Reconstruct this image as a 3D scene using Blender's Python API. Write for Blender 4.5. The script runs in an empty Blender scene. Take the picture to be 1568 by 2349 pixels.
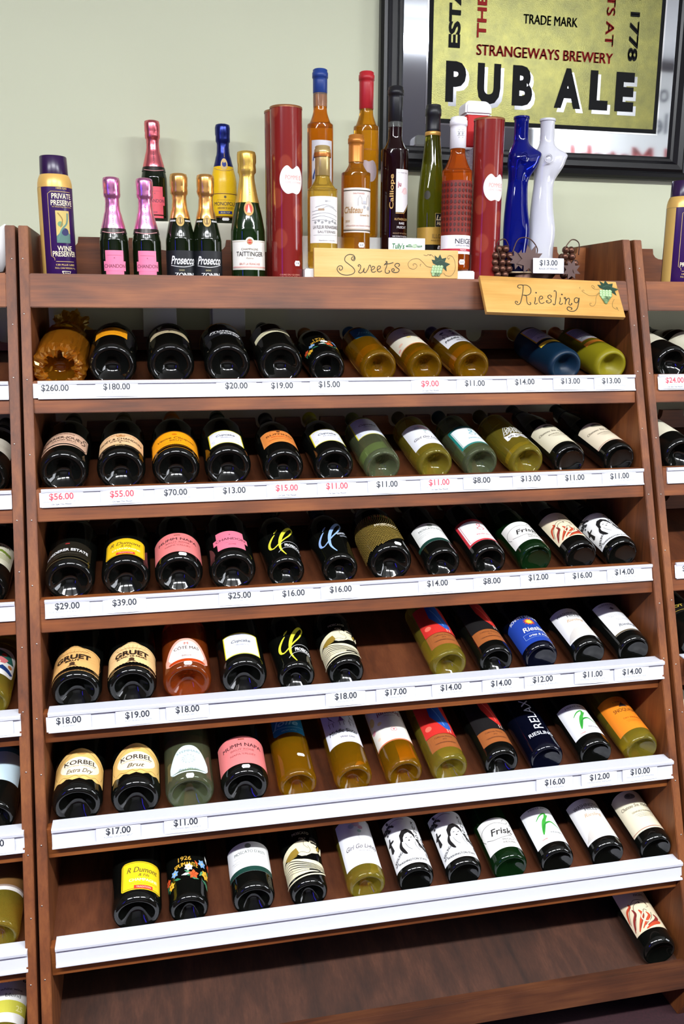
import bpy, bmesh, math, random
from math import sin, cos, pi, radians as rad, atan2, sqrt
from mathutils import Vector, Matrix, geometry
SC = bpy.context.scene
COL = SC.collection
random.seed(7)

# ---------------------------------------------------------------- camera
cam = bpy.data.cameras.new('camera'); camo = bpy.data.objects.new('camera', cam); COL.objects.link(camo)
cam.sensor_fit = 'VERTICAL'; cam.sensor_height = 36.0; cam.sensor_width = 24.0; cam.lens = 30.891
cam.clip_start = 0.05; cam.clip_end = 50
camo.matrix_world = Matrix(((0.978087854, 0.041732026, -0.203967126, 0.2075),
                            (-0.208152077, 0.215342787, -0.954096535, -1.7037),
                            (0.004106468, 0.975646412, 0.219310772, 1.3942), (0, 0, 0, 1)))
SC.camera = camo
# ---------------------------------------------------------------- world, lamps, exposure
w = bpy.data.worlds.new('world'); SC.world = w; w.use_nodes = True
w.node_tree.nodes['Background'].inputs[0].default_value = (0.75, 0.85, 1, 1)
w.node_tree.nodes['Background'].inputs[1].default_value = 0.3
SC.view_settings.view_transform = 'Standard'; SC.view_settings.look = 'None'
SC.view_settings.gamma = 1; SC.view_settings.use_curve_mapping = False
SC.view_settings.exposure = 0.32
LAMP = 1.0
def area(name, loc, rot, sx, sy, power, color):
    l = bpy.data.lights.new(name, 'AREA'); l.shape = 'RECTANGLE'; l.size = sx; l.size_y = sy
    l.energy = power * LAMP; l.color = color
    o = bpy.data.objects.new(name, l); o.location = loc; o.rotation_euler = rot; COL.objects.link(o); return o
CEIL = 2.75
FIX = [(-1.25, -1.95), (0.25, -1.95), (1.75, -1.95)]
for fx, fy in FIX:
    area('ceiling_lamp_light', (fx, fy, CEIL - 0.075), (0, 0, 0), 1.15, 0.13, 60, (0.95, 0.975, 1.0))
    area('ceiling_fill_light', (fx, fy, CEIL - 0.20), (pi, 0, 0), 1.1, 0.3, 7, (0.95, 0.975, 1.0))  # added fill aimed upward to brighten the ceiling, not part of the fixtures

# ---------------------------------------------------------------- helpers
def lin(c):
    c = c / 255.0
    return c / 12.92 if c <= 0.04045 else ((c + 0.055) / 1.055) ** 2.4
def rgb(h):
    if isinstance(h, str):
        h = h.lstrip('#'); h = (int(h[0:2], 16), int(h[2:4], 16), int(h[4:6], 16))
    return (lin(h[0]), lin(h[1]), lin(h[2]), 1)
MATS = {}
def mat(name, color, rough=0.5, metal=0.0, trans=0.0, ior=1.45, coat=0.0, emit=0.0, alpha=1.0, sss=0.0, bump=None, spec=None):
    if name in MATS: return MATS[name]
    m = bpy.data.materials.new(name); m.use_nodes = True
    b = m.node_tree.nodes['Principled BSDF']
    b.inputs['Base Color'].default_value = rgb(color); b.inputs['Roughness'].default_value = rough
    b.inputs['Metallic'].default_value = metal; b.inputs['IOR'].default_value = ior
    b.inputs['Transmission Weight'].default_value = trans; b.inputs['Coat Weight'].default_value = coat
    if spec is not None: b.inputs['Specular IOR Level'].default_value = spec
    if emit:
        b.inputs['Emission Color'].default_value = rgb(color); b.inputs['Emission Strength'].default_value = emit
    if bump:
        nt = m.node_tree; t = nt.nodes.new('ShaderNodeTexCoord'); n = nt.nodes.new('ShaderNodeTexNoise')
        n.inputs['Scale'].default_value = bump[0]; n.inputs['Detail'].default_value = 3
        bp = nt.nodes.new('ShaderNodeBump'); bp.inputs['Strength'].default_value = bump[1]; bp.inputs['Distance'].default_value = 0.002
        nt.links.new(t.outputs['Object'], n.inputs['Vector']); nt.links.new(n.outputs['Fac'], bp.inputs['Height'])
        nt.links.new(bp.outputs['Normal'], b.inputs['Normal'])
    MATS[name] = m; return m
def wood(name, axis, cols, knots=True, rough=0.55):
    """stained softwood: long streaks along one axis, arched growth rings, fine pores, a few knots"""
    m = bpy.data.materials.new(name); m.use_nodes = True; nt = m.node_tree; N = nt.nodes; L = nt.links
    b = N['Principled BSDF']; b.inputs['Roughness'].default_value = rough
    tc = N.new('ShaderNodeTexCoord'); oi = N.new('ShaderNodeObjectInfo')
    off = N.new('ShaderNodeVectorMath'); off.operation = 'MULTIPLY_ADD'
    L.new(tc.outputs['Object'], off.inputs[0]); off.inputs[1].default_value = (1, 1, 1)
    cmb = N.new('ShaderNodeCombineXYZ'); ml = N.new('ShaderNodeMath'); ml.operation = 'MULTIPLY'; ml.inputs[1].default_value = 7.3
    L.new(oi.outputs['Random'], ml.inputs[0])
    for i in range(3): L.new(ml.outputs[0], cmb.inputs[i])
    L.new(cmb.outputs[0], off.inputs[2])
    def mapped(s_long, s_cross):
        mp = N.new('ShaderNodeMapping'); sc = [s_cross] * 3; sc['XYZ'.index(axis)] = s_long
        mp.inputs['Scale'].default_value = sc; L.new(off.outputs[0], mp.inputs['Vector']); return mp.outputs[0]
    n1 = N.new('ShaderNodeTexNoise'); n1.inputs['Scale'].default_value = 1; n1.inputs['Detail'].default_value = 2
    L.new(mapped(2.2, 14), n1.inputs['Vector'])
    wv = N.new('ShaderNodeMath'); wv.operation = 'MULTIPLY'; wv.inputs[1].default_value = 34; L.new(n1.outputs['Fac'], wv.inputs[0])
    sn = N.new('ShaderNodeMath'); sn.operation = 'SINE'; L.new(wv.outputs[0], sn.inputs[0])
    n2 = N.new('ShaderNodeTexNoise'); n2.inputs['Scale'].default_value = 1; n2.inputs['Detail'].default_value = 6; n2.inputs['Roughness'].default_value = 0.7
    L.new(mapped(9, 240), n2.inputs['Vector'])
    n3 = N.new('ShaderNodeTexNoise'); n3.inputs['Scale'].default_value = 1; n3.inputs['Detail'].default_value = 3
    L.new(mapped(5, 9), n3.inputs['Vector'])
    a1 = N.new('ShaderNodeMath'); a1.operation = 'MULTIPLY_ADD'; L.new(sn.outputs[0], a1.inputs[0]); a1.inputs[1].default_value = 0.055; a1.inputs[2].default_value = 0.0
    a2 = N.new('ShaderNodeMath'); a2.operation = 'MULTIPLY_ADD'; L.new(n2.outputs['Fac'], a2.inputs[0]); a2.inputs[1].default_value = 0.45; L.new(a1.outputs[0], a2.inputs[2])
    a3 = N.new('ShaderNodeMath'); a3.operation = 'MULTIPLY_ADD'; L.new(n3.outputs['Fac'], a3.inputs[0]); a3.inputs[1].default_value = 0.75; L.new(a2.outputs[0], a3.inputs[2])
    cr = N.new('ShaderNodeValToRGB'); e = cr.color_ramp.elements
    e[0].position = 0.36; e[0].color = rgb(cols[0]); e[1].position = 0.84; e[1].color = rgb(cols[2])
    em = e.new(0.6); em.color = rgb(cols[1]); L.new(a3.outputs[0], cr.inputs[0])
    out = cr.outputs[0]
    if knots:
        vo = N.new('ShaderNodeTexVoronoi'); vo.inputs['Scale'].default_value = 1; L.new(mapped(2.3, 5.5), vo.inputs['Vector'])
        kr = N.new('ShaderNodeValToRGB'); kr.color_ramp.elements[0].position = 0.03; kr.color_ramp.elements[0].color = (1, 1, 1, 1)
        kr.color_ramp.elements[1].position = 0.075; kr.color_ramp.elements[1].color = (0, 0, 0, 1)
        L.new(vo.outputs['Distance'], kr.inputs[0])
        mx = N.new('ShaderNodeMix'); mx.data_type = 'RGBA'; L.new(kr.outputs[0], mx.inputs[0]); L.new(out, mx.inputs[6]); mx.inputs[7].default_value = rgb((58, 30, 22))
        out = mx.outputs[2]
    L.new(out, b.inputs['Base Color'])
    bp = N.new('ShaderNodeBump'); bp.inputs['Strength'].default_value = 0.12; bp.inputs['Distance'].default_value = 0.001
    L.new(a2.outputs[0], bp.inputs['Height']); L.new(bp.outputs['Normal'], b.inputs['Normal'])
    MATS[name] = m; return m

def link(name, me, parent=None, mats=(), smooth=False):
    o = bpy.data.objects.new(name, me); COL.objects.link(o)
    for m in mats: me.materials.append(m)
    if parent: o.parent = parent
    if smooth:
        for p in me.polygons: p.use_smooth = True
    return o
def pyd(name, v, f, parent=None, mats=(), smooth=False):
    me = bpy.data.meshes.new(name); me.from_pydata(v, [], f); me.update()
    return link(name, me, parent, mats, smooth)
def empty(name, loc=(0, 0, 0), rot=(0, 0, 0)):
    o = bpy.data.objects.new(name, None); o.location = loc; o.rotation_euler = rot; o.empty_display_size = 0.03; COL.objects.link(o); return o
def tag(o, label, cat, group=None):
    o['label'] = label; o['category'] = cat
    if group: o['group'] = group
    return o
def boxmesh(name, x0, x1, y0, y1, z0, z1, bev=0.0015):
    bm = bmesh.new(); bmesh.ops.create_cube(bm, size=1)
    for v in bm.verts:
        v.co = Vector((x0 + (v.co.x + .5) * (x1 - x0), y0 + (v.co.y + .5) * (y1 - y0), z0 + (v.co.z + .5) * (z1 - z0)))
    if bev: bmesh.ops.bevel(bm, geom=bm.edges[:], offset=bev, segments=2, affect='EDGES', profile=0.6)
    me = bpy.data.meshes.new(name); bm.to_mesh(me); bm.free(); return me
def box(name, x0, x1, y0, y1, z0, z1, m, parent=None, bev=0.0015):
    return link(name, boxmesh(name, x0, x1, y0, y1, z0, z1, bev), parent, [m])
def prism(name, poly, axis, a, b, m, parent=None, bev=0.0):
    """extrude a 2-D polygon: axis 'X' -> poly in (y,z); axis 'Y' -> poly in (x,z); axis 'Z' -> poly in (x,y)"""
    bm = bmesh.new()
    def P(p, t): return {'X': (t, p[0], p[1]), 'Y': (p[0], t, p[1]), 'Z': (p[0], p[1], t)}[axis]
    lo = [bm.verts.new(P(p, a)) for p in poly]; hi = [bm.verts.new(P(p, b)) for p in poly]; n = len(poly)
    bm.faces.new(lo); bm.faces.new(hi[::-1])
    for i in range(n): bm.faces.new((lo[i], hi[i], hi[(i + 1) % n], lo[(i + 1) % n]))
    bmesh.ops.recalc_face_normals(bm, faces=bm.faces[:])
    if bev: bmesh.ops.bevel(bm, geom=[e for e in bm.edges if e.calc_face_angle(0) > 0.6], offset=bev, segments=2, affect='EDGES')
    me = bpy.data.meshes.new(name); bm.to_mesh(me); bm.free()
    return link(name, me, parent, [m])
def lathemesh(name, prof, seg=48, tick=None):
    """surface of revolution about Z; tick=(index, dr): alternate verts of that ring move, giving knurling"""
    v = []; f = []; rings = []
    for k, (r, z) in enumerate(prof):
        if r < 1e-6: v.append((0, 0, z)); rings.append([len(v) - 1] * seg); continue
        base = len(v); rings.append(list(range(base, base + seg)))
        for i in range(seg):
            a = 2 * pi * i / seg; rr = r; zz = z
            if tick and k in tick[0] and i % 2: rr += tick[1]; zz += tick[2]
            v.append((rr * sin(a), -rr * cos(a), zz))
    for k in range(len(prof) - 1):
        A, B = rings[k], rings[k + 1]
        for i in range(seg):
            j = (i + 1) % seg
            q = [A[i], A[j], B[j], B[i]]; q2 = []
            for x in q:
                if x not in q2: q2.append(x)
            if len(q2) > 2: f.append(q2)
    me = bpy.data.meshes.new(name); me.from_pydata(v, [], f); me.update()
    for p in me.polygons: p.use_smooth = True
    return me
def lathe(name, prof, m, parent=None, seg=48, tick=None):
    return link(name, lathemesh(name, prof, seg, tick), parent, [m])
def spline(pts, n=6):
    """Catmull-Rom through profile points"""
    out = []
    P = [pts[0]] + list(pts) + [pts[-1]]
    for i in range(1, len(P) - 2):
        p0, p1, p2, p3 = P[i - 1], P[i], P[i + 1], P[i + 2]
        for k in range(n):
            t = k / n
            out.append(tuple(0.5 * ((2 * p1[d]) + (-p0[d] + p2[d]) * t + (2 * p0[d] - 5 * p1[d] + 4 * p2[d] - p3[d]) * t * t + (-p0[d] + 3 * p1[d] - 3 * p2[d] + p3[d]) * t ** 3) for d in range(len(p1))))
    out.append(tuple(pts[-1])); return out
def tube_mesh(name, pts, r, seg=8, closed=False):
    v = []; f = []; n = len(pts); P = [Vector(p) for p in pts]
    for i, p in enumerate(P):
        t = (P[(i + 1) % n] - P[i - 1]) if closed else (P[min(i + 1, n - 1)] - P[max(i - 1, 0)])
        t.normalize(); u = t.cross(Vector((0.123, 0.3, 1)));
        if u.length < 1e-3: u = t.cross(Vector((1, 0, 0)))
        u.normalize(); q = t.cross(u)
        for k in range(seg):
            a = 2 * pi * k / seg; v.append(tuple(p + (u * cos(a) + q * sin(a)) * r))
    for i in range(n if closed else n - 1):
        for k in range(seg):
            j = (i + 1) % n
            f.append((i * seg + k, i * seg + (k + 1) % seg, j * seg + (k + 1) % seg, j * seg + k))
    if not closed: f.append(tuple(range(seg))[::-1]); f.append(tuple((n - 1) * seg + k for k in range(seg)))
    me = bpy.data.meshes.new(name); me.from_pydata(v, [], f); me.update()
    for p in me.polygons: p.use_smooth = True
    return me

# ---------------------------------------------------------------- rack geometry constants
Z1, DZ, DY, KL = 1.2726, 0.1902, -0.0615, 0.3234
TH = rad(12.5)
LIPT = 0.0115   # forward shift of a lip's bottom edge
def rowF(i): return DY * i, Z1 - DZ * i
SHELF_D = 0.020
def base_point(i, x, r):
    y, z = rowF(i)
    return Vector((x, y + 0.031 - r * sin(TH), z - SHELF_D + r * cos(TH)))
SLOTS = [0.0435 + 0.1011 * k for k in range(12)]
XL, XR = -0.008, 1.202     # inner faces of the side panels

# ---------------------------------------------------------------- room
M_wall = mat('painted_wall', (198, 201, 174), 0.75, bump=(60, 0.08))
M_ceil = mat('ceiling_white', (228, 228, 226), 0.9); M_dwall = mat('shop_wall_brown', (92, 78, 66), 0.8)
def carpet():
    m = bpy.data.materials.new('carpet_dark_red'); m.use_nodes = True; nt = m.node_tree; b = nt.nodes['Principled BSDF']
    n = nt.nodes.new('ShaderNodeTexNoise'); n.inputs['Scale'].default_value = 180; n.inputs['Detail'].default_value = 4
    c = nt.nodes.new('ShaderNodeValToRGB'); c.color_ramp.elements[0].color = rgb((20, 5, 9)); c.color_ramp.elements[1].color = rgb((56, 18, 27))
    tc = nt.nodes.new('ShaderNodeTexCoord'); nt.links.new(tc.outputs['Object'], n.inputs['Vector'])
    nt.links.new(n.outputs['Fac'], c.inputs[0]); nt.links.new(c.outputs[0], b.inputs['Base Color']); b.inputs['Roughness'].default_value = 0.95
    return m
M_carpet = carpet()
WY = 0.40
RX0, RX1, RY0 = -3.2, 4.2, -6.0
def setting(name, *a, **k):
    o = box(name, *a, **k); o['kind'] = 'structure'; return o
setting('floor', RX0, RX1, RY0, WY, -0.1, 0, M_carpet, bev=0)
setting('ceiling', RX0, RX1, RY0, WY, CEIL, CEIL + 0.1, M_ceil, bev=0)
setting('wall_back', RX0 - .1, RX1 + .1, WY, WY + 0.1, -0.1, CEIL + .1, M_wall, bev=0)
setting('wall_front', RX0 - .1, RX1 + .1, RY0 - 0.1, RY0, -0.1, CEIL + .1, M_ceil, bev=0)
setting('wall_left', RX0 - .1, RX0, RY0, WY, -0.1, CEIL + .1, M_dwall, bev=0)
setting('wall_right', RX1, RX1 + .1, RY0, WY, -0.1, CEIL + .1, M_dwall, bev=0)
M_fix = mat('fixture_white_enamel', (235, 236, 238), 0.35)
M_tube = mat('lamp_diffuser', (240, 246, 255), 0.4, emit=6.0)
for k, (fx, fy) in enumerate(FIX):
    e = empty('ceiling_light', (fx, fy, CEIL))
    for dx in (-.5, .5): link('hanger_rod', tube_mesh('hanger_rod', [(dx, 0, -.01), (dx, 0, 0)], .004), e, [M_fix])
    tag(e, '%s of three long white ceiling lights above the aisle, out of frame' % ('left', 'middle', 'right')[k], 'light', 'ceiling lights out of frame')
    bx = prism('housing', [(-.11, 0), (-.09, -.05), (.09, -.05), (.11, 0)], 'X', -.62, .62, M_fix, e)
    box('diffuser', -.58, .58, -.065, .065, -.068, -.0505, M_tube, e, bev=.004)

# bright shop window and a blue backlit sign across the room: their streaks show on the glass
wn = box('window_1', -.012, .012, -.48, .48, 0, 1.9, mat('window_frame_white', (226, 226, 224), .5), None, .003); wn.location = (RX1 - .014, -1.6, .5); wn['kind'] = 'structure'
box('pane', -.004, .004, -.42, .42, .06, 1.84, mat('daylight_pane', (244, 248, 255), .2, emit=8.0), wn, 0).location = (-.013, 0, 0)
sg = box('backlit_sign', -.02, .02, -.22, .22, 0, 1.7, mat('sign_case_grey', (70, 72, 80), .5), None, .004); sg.location = (RX0 + .022, -3.4, .6)
tag(sg, 'tall blue backlit sign on left wall, out of frame', 'sign')
box('lit_face', -.004, .004, -.2, .2, .02, 1.68, mat('sign_blue_light', (60, 44, 255), .3, emit=7.0), sg, 0).location = (.0205, 0, 0)

# ---------------------------------------------------------------- wine racks
WCOLS = [(70, 34, 10), (116, 60, 22), (146, 84, 35)]
M_woodX = wood('cedar_grain_across', 'X', WCOLS)
M_woodX2 = wood('cedar_grain_dark', 'X', [(40, 20, 10), (74, 38, 18), (100, 58, 30)])  # same grain in a darker tone, for the bottom lip
M_woodZ = wood('cedar_grain_upright', 'Z', [(68, 34, 12), (110, 58, 24), (138, 81, 37)], knots=False)
M_ply = wood('plywood_shelf', 'Y', [(58, 28, 13), (88, 45, 22), (108, 60, 32)], knots=False)
M_ply2 = wood('plywood_shelf_dark', 'Y', [(36, 20, 13), (60, 34, 22), (84, 50, 34)], knots=False, rough=.6)  # darker tone of the plywood, for the bottom shelf board
M_nail = mat('nail_steel', (190, 180, 170), 0.35, 1.0)
M_strip = mat('white_plastic_strip', (207, 208, 216), 0.32)
STRIP_PROF = {}
def strip_profile(i):
    if i < 3:   # plain channel: bead at the top, small hook at the foot
        return [(0, .0005), (-.0045, .0005), (-.0055, -.001), (-.005, -.0055), (-.0018, -.0062), (-.0078, -.0285), (-.0105, -.0300), (-.0108, -.0320), (-.0064, -.0325)]
    # capped channel: wide flange over the lip
    return [(.0225, .0008), (.0225, .0028), (-.0075, .0032), (-.0092, .001), (-.0092, -.0035), (-.0040, -.0045), (-.0088, -.0292), (-.0125, -.0310), (-.0128, -.0330), (-.0068, -.0335), (-.0005, 0.0008)]
def notched(xs, depth, hw, x0, x1, z0, z1):
    pts = [(x0, z0), (x1, z0), (x1, z1)]
    for x in sorted(xs, reverse=True):
        for k in range(9):
            a = pi * k / 8
            pts.append((x + hw * cos(a), z1 - depth * sin(a) ** 0.7))
    pts.append((x0, z1)); return pts
def make_rack():
    r = empty('wine_rack')
    a = KL
    def yf(z): return KL * (z - Z1)
    side = [(yf(1.553), 1.553), (yf(.075), .075), (-.352, 0), (.345, 0), (.345, 1.553)]
    for x0, x1 in ((XL - .0175, XL), (XR, XR + .0175)):
        sp = prism('side_panel', side, 'X', x0, x1, M_woodZ, r, bev=0.0012)
        xm = (x0 + x1) / 2
        for k in range(13):
            z = 1.50 - k * 0.113 + random.uniform(-.02, .02); xx = xm + random.uniform(-.003, .003)
            nl = lathe('nail', [(0, -.0004), (.0016, -.0004), (.0017, .0003), (.0008, .0007), (0, .0008)], M_nail, sp, seg=8)
            nl.rotation_euler = (pi / 2 - math.atan(KL), 0, 0); nl.location = (xx, yf(z), z)
    for i in range(7):
        y, z = rowF(i); h = .058 if i < 6 else .047; t = h * .2 if i < 3 or i == 6 else 0
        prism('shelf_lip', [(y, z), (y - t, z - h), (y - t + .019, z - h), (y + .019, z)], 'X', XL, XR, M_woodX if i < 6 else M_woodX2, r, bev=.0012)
        ya, za = y + .0195, z - SHELF_D; L = .295
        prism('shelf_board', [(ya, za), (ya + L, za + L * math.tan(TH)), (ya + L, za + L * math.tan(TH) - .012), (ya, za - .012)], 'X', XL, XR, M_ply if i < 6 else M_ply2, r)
        prism('neck_cradle', notched(SLOTS, .027, .023, XL, XR, z + .044, z + .087), 'Y', y + .296, y + .314, M_woodX, r)
        if i < 6:
            sp = [(y + p[0] - .0003, z + p[1]) for p in strip_profile(i)]
            prism('price_strip', sp, 'X', 0.001, XR - (.001 if i < 3 else -.004), M_strip, r)
    zt, zb = 1.4662, 1.4046
    prism('top_rail', [(yf(zt), zt), (yf(zb), zb), (yf(zb) + .019, zb), (yf(zt) + .019, zt)], 'X', XL, XR, M_woodX, r, bev=.0015)
    box('top_shelf', XL, XR, .0625, .345, 1.425, 1.440, M_ply, r)
    prism('neck_cradle', notched(SLOTS, .024, .026, XL, XR, 1.440, 1.548), 'Y', .255, .273, M_woodX, r)
    return r
rack = make_rack()
def copy_tree(o, parent=None):
    c = o.copy(); COL.objects.link(c)
    if parent: c.parent = parent
    for ch in list(o.children): copy_tree(ch, c)
    return c
tag(rack, 'reddish brown wooden wine rack with seven sloping shelves, complete in the middle of the picture', 'wine rack', 'wooden wine racks')
rl = copy_tree(rack); rl.location.x = -1.251; tag(rl, 'neighbouring wooden wine rack cut off by the left edge of the picture', 'wine rack', 'wooden wine racks')
rr = copy_tree(rack); rr.location.x = 1.2545; tag(rr, 'neighbouring wooden wine rack cut off by the right edge of the picture', 'wine rack', 'wooden wine racks')
# ---------------------------------------------------------------- bottles
M_glass = {
 'dark': mat('glass_near_black', (10, 11, 9), 0.06, coat=0.0, spec=0.6),
 'bluedark': mat('glass_midnight_blue', (6, 8, 22), 0.06, spec=0.6),
}
PROF = {}
def prof_bottle(kind):
    if kind == 'champagne':
        R, L = .0445, .305
        body = [(R, .018), (R, .150), (R * .965, .170), (R * .84, .193), (R * .64, .216), (R * .46, .236), (.0170, .255), (.0150, .272)]
        top = [(.0150, .278), (.0168, .280), (.0168, .285), (.0145, .287), (.0145, .303), (.0125, .305), (0, .305)]
    elif kind == 'bordeaux':
        R, L = .0370, .298
        body = [(R, .014), (R, .182), (R * .97, .194), (R * .80, .208), (R * .55, .219), (.0150, .232), (.0138, .250)]
        top = [(.0136, .285), (.0152, .287), (.0152, .294), (.0138, .297), (.0120, .298), (0, .298)]
    elif kind == 'burgundy':
        R, L = .0400, .298
        body = [(R, .014), (R, .140), (R * .965, .160), (R * .83, .185), (R * .63, .210), (R * .46, .232), (.0152, .255), (.0138, .268)]
        top = [(.0136, .285), (.0152, .287), (.0152, .294), (.0138, .297), (.0120, .298), (0, .298)]
    elif kind == 'hock':
        R, L = .0365, .330
        body = [(R, .012), (R, .150), (R * .975, .172), (R * .88, .200), (R * .72, .230), (R * .56, .258), (.0160, .285), (.0140, .300)]
        top = [(.0138, .315), (.0152, .317), (.0152, .324), (.0138, .328), (.0120, .330), (0, .330)]
    elif kind == 'flared':   # waisted foot, wider shoulder
        R, L = .0400, .290
        body = [(R * .90, .012), (R * .90, .030), (R * .945, .080), (R, .135), (R * .985, .155), (R * .86, .180), (R * .62, .206), (R * .44, .228), (.0160, .250), (.0146, .262)]
        top = [(.0146, .268), (.0164, .270), (.0164, .275), (.0142, .277), (.0142, .288), (.0122, .290), (0, .290)]
    r0 = body[0][0]; h = body[0][1]
    heel = [(0, .024), (r0 * .16, .0235), (r0 * .34, .019), (r0 * .52, .011), (r0 * .66, .0045), (r0 * .74, .0010), (r0 * .80, .0000), (r0 * .86, .0006), (r0 * .925, h * .22), (r0 * .97, h * .48), (r0 * .993, h * .75)]
    if kind == 'hock': heel = [(0, .010), (r0 * .25, .0097), (r0 * .5, .0075), (r0 * .68, .0045), (r0 * .76, .0022), (r0 * .80, .0006), (r0 * .84, .0000), (r0 * .88, .0004)] + heel[-3:]
    sb = spline(body, 4)
    return heel + sb + top, R, L
for k in ('champagne', 'bordeaux', 'burgundy', 'hock', 'flared'): PROF[k] = prof_bottle(k)
def radius_at(kind, z):
    p = PROF[kind][0] if isinstance(kind, str) else kind; last = None
    for a, b in zip(p[6:], p[7:]):
        if a[1] <= z <= b[1] and b[1] > a[1]:
            return a[0] + (b[0] - a[0]) * (z - a[1]) / (b[1] - a[1])
    return p[-1][0]
BODY = {}
def body_mesh(kind, g):
    if (kind, g) not in BODY:
        me = lathemesh('glass_body', PROF[kind][0], 96, ((7, 8), .0, .0007)); me.materials.append(M_glass[g]); BODY[(kind, g)] = me
    return BODY[(kind, g)]
def lay(root, i, x, kind, roll=0, yaw=0):
    R = PROF[kind][1] if kind != 'flared' else PROF[kind][1] * .92
    B = base_point(i, x, R)
    root.matrix_world = Matrix.Translation(B) @ Matrix.Rotation(rad(yaw), 4, 'Z') @ Matrix.Rotation(-(pi / 2 - TH), 4, 'X') @ Matrix.Rotation(rad(roll), 4, 'Z')
def wine_glass(name, color, trans, rough=0.03, ior=1.38):
    M_glass[name] = mat('glass_' + name, color, rough, trans=trans, ior=ior)
wine_glass('amber_yellow', (210, 154, 22), .86)
wine_glass('amber_dark', (120, 76, 10), .6)
wine_glass('straw', (216, 196, 70), .86)
wine_glass('pale_green', (176, 190, 140), .9)
wine_glass('rose_orange', (238, 110, 40), .86)
wine_glass('frost_blue', (8, 38, 60), .15, .42)
wine_glass('frost_yellow', (146, 136, 22), .25, .42)
wine_glass('bottle_green', (16, 46, 18), .5)
def capsule(root, kind, z0, color, rough=.35, metal=.3):
    key = ('cap', kind, z0, color)
    if key not in BODY:
        pr = [(r + .0007, z) for r, z in PROF[kind][0] if z > z0 and r > .001]
        pr = [(radius_at(kind, z0) + .0002, z0), (radius_at(kind, z0) + .0007, z0 + .0003)] + pr + [(.010, pr[-1][1] + .0007), (0, pr[-1][1] + .0008)]
        me = lathemesh('capsule', pr, 32); me.materials.append(mat('foil_%s_%d' % (str(color).strip('()').replace(', ', '_'), int(metal * 10)), color, rough, metal)); BODY[key] = me
    return link('capsule', BODY[key], root)
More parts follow.
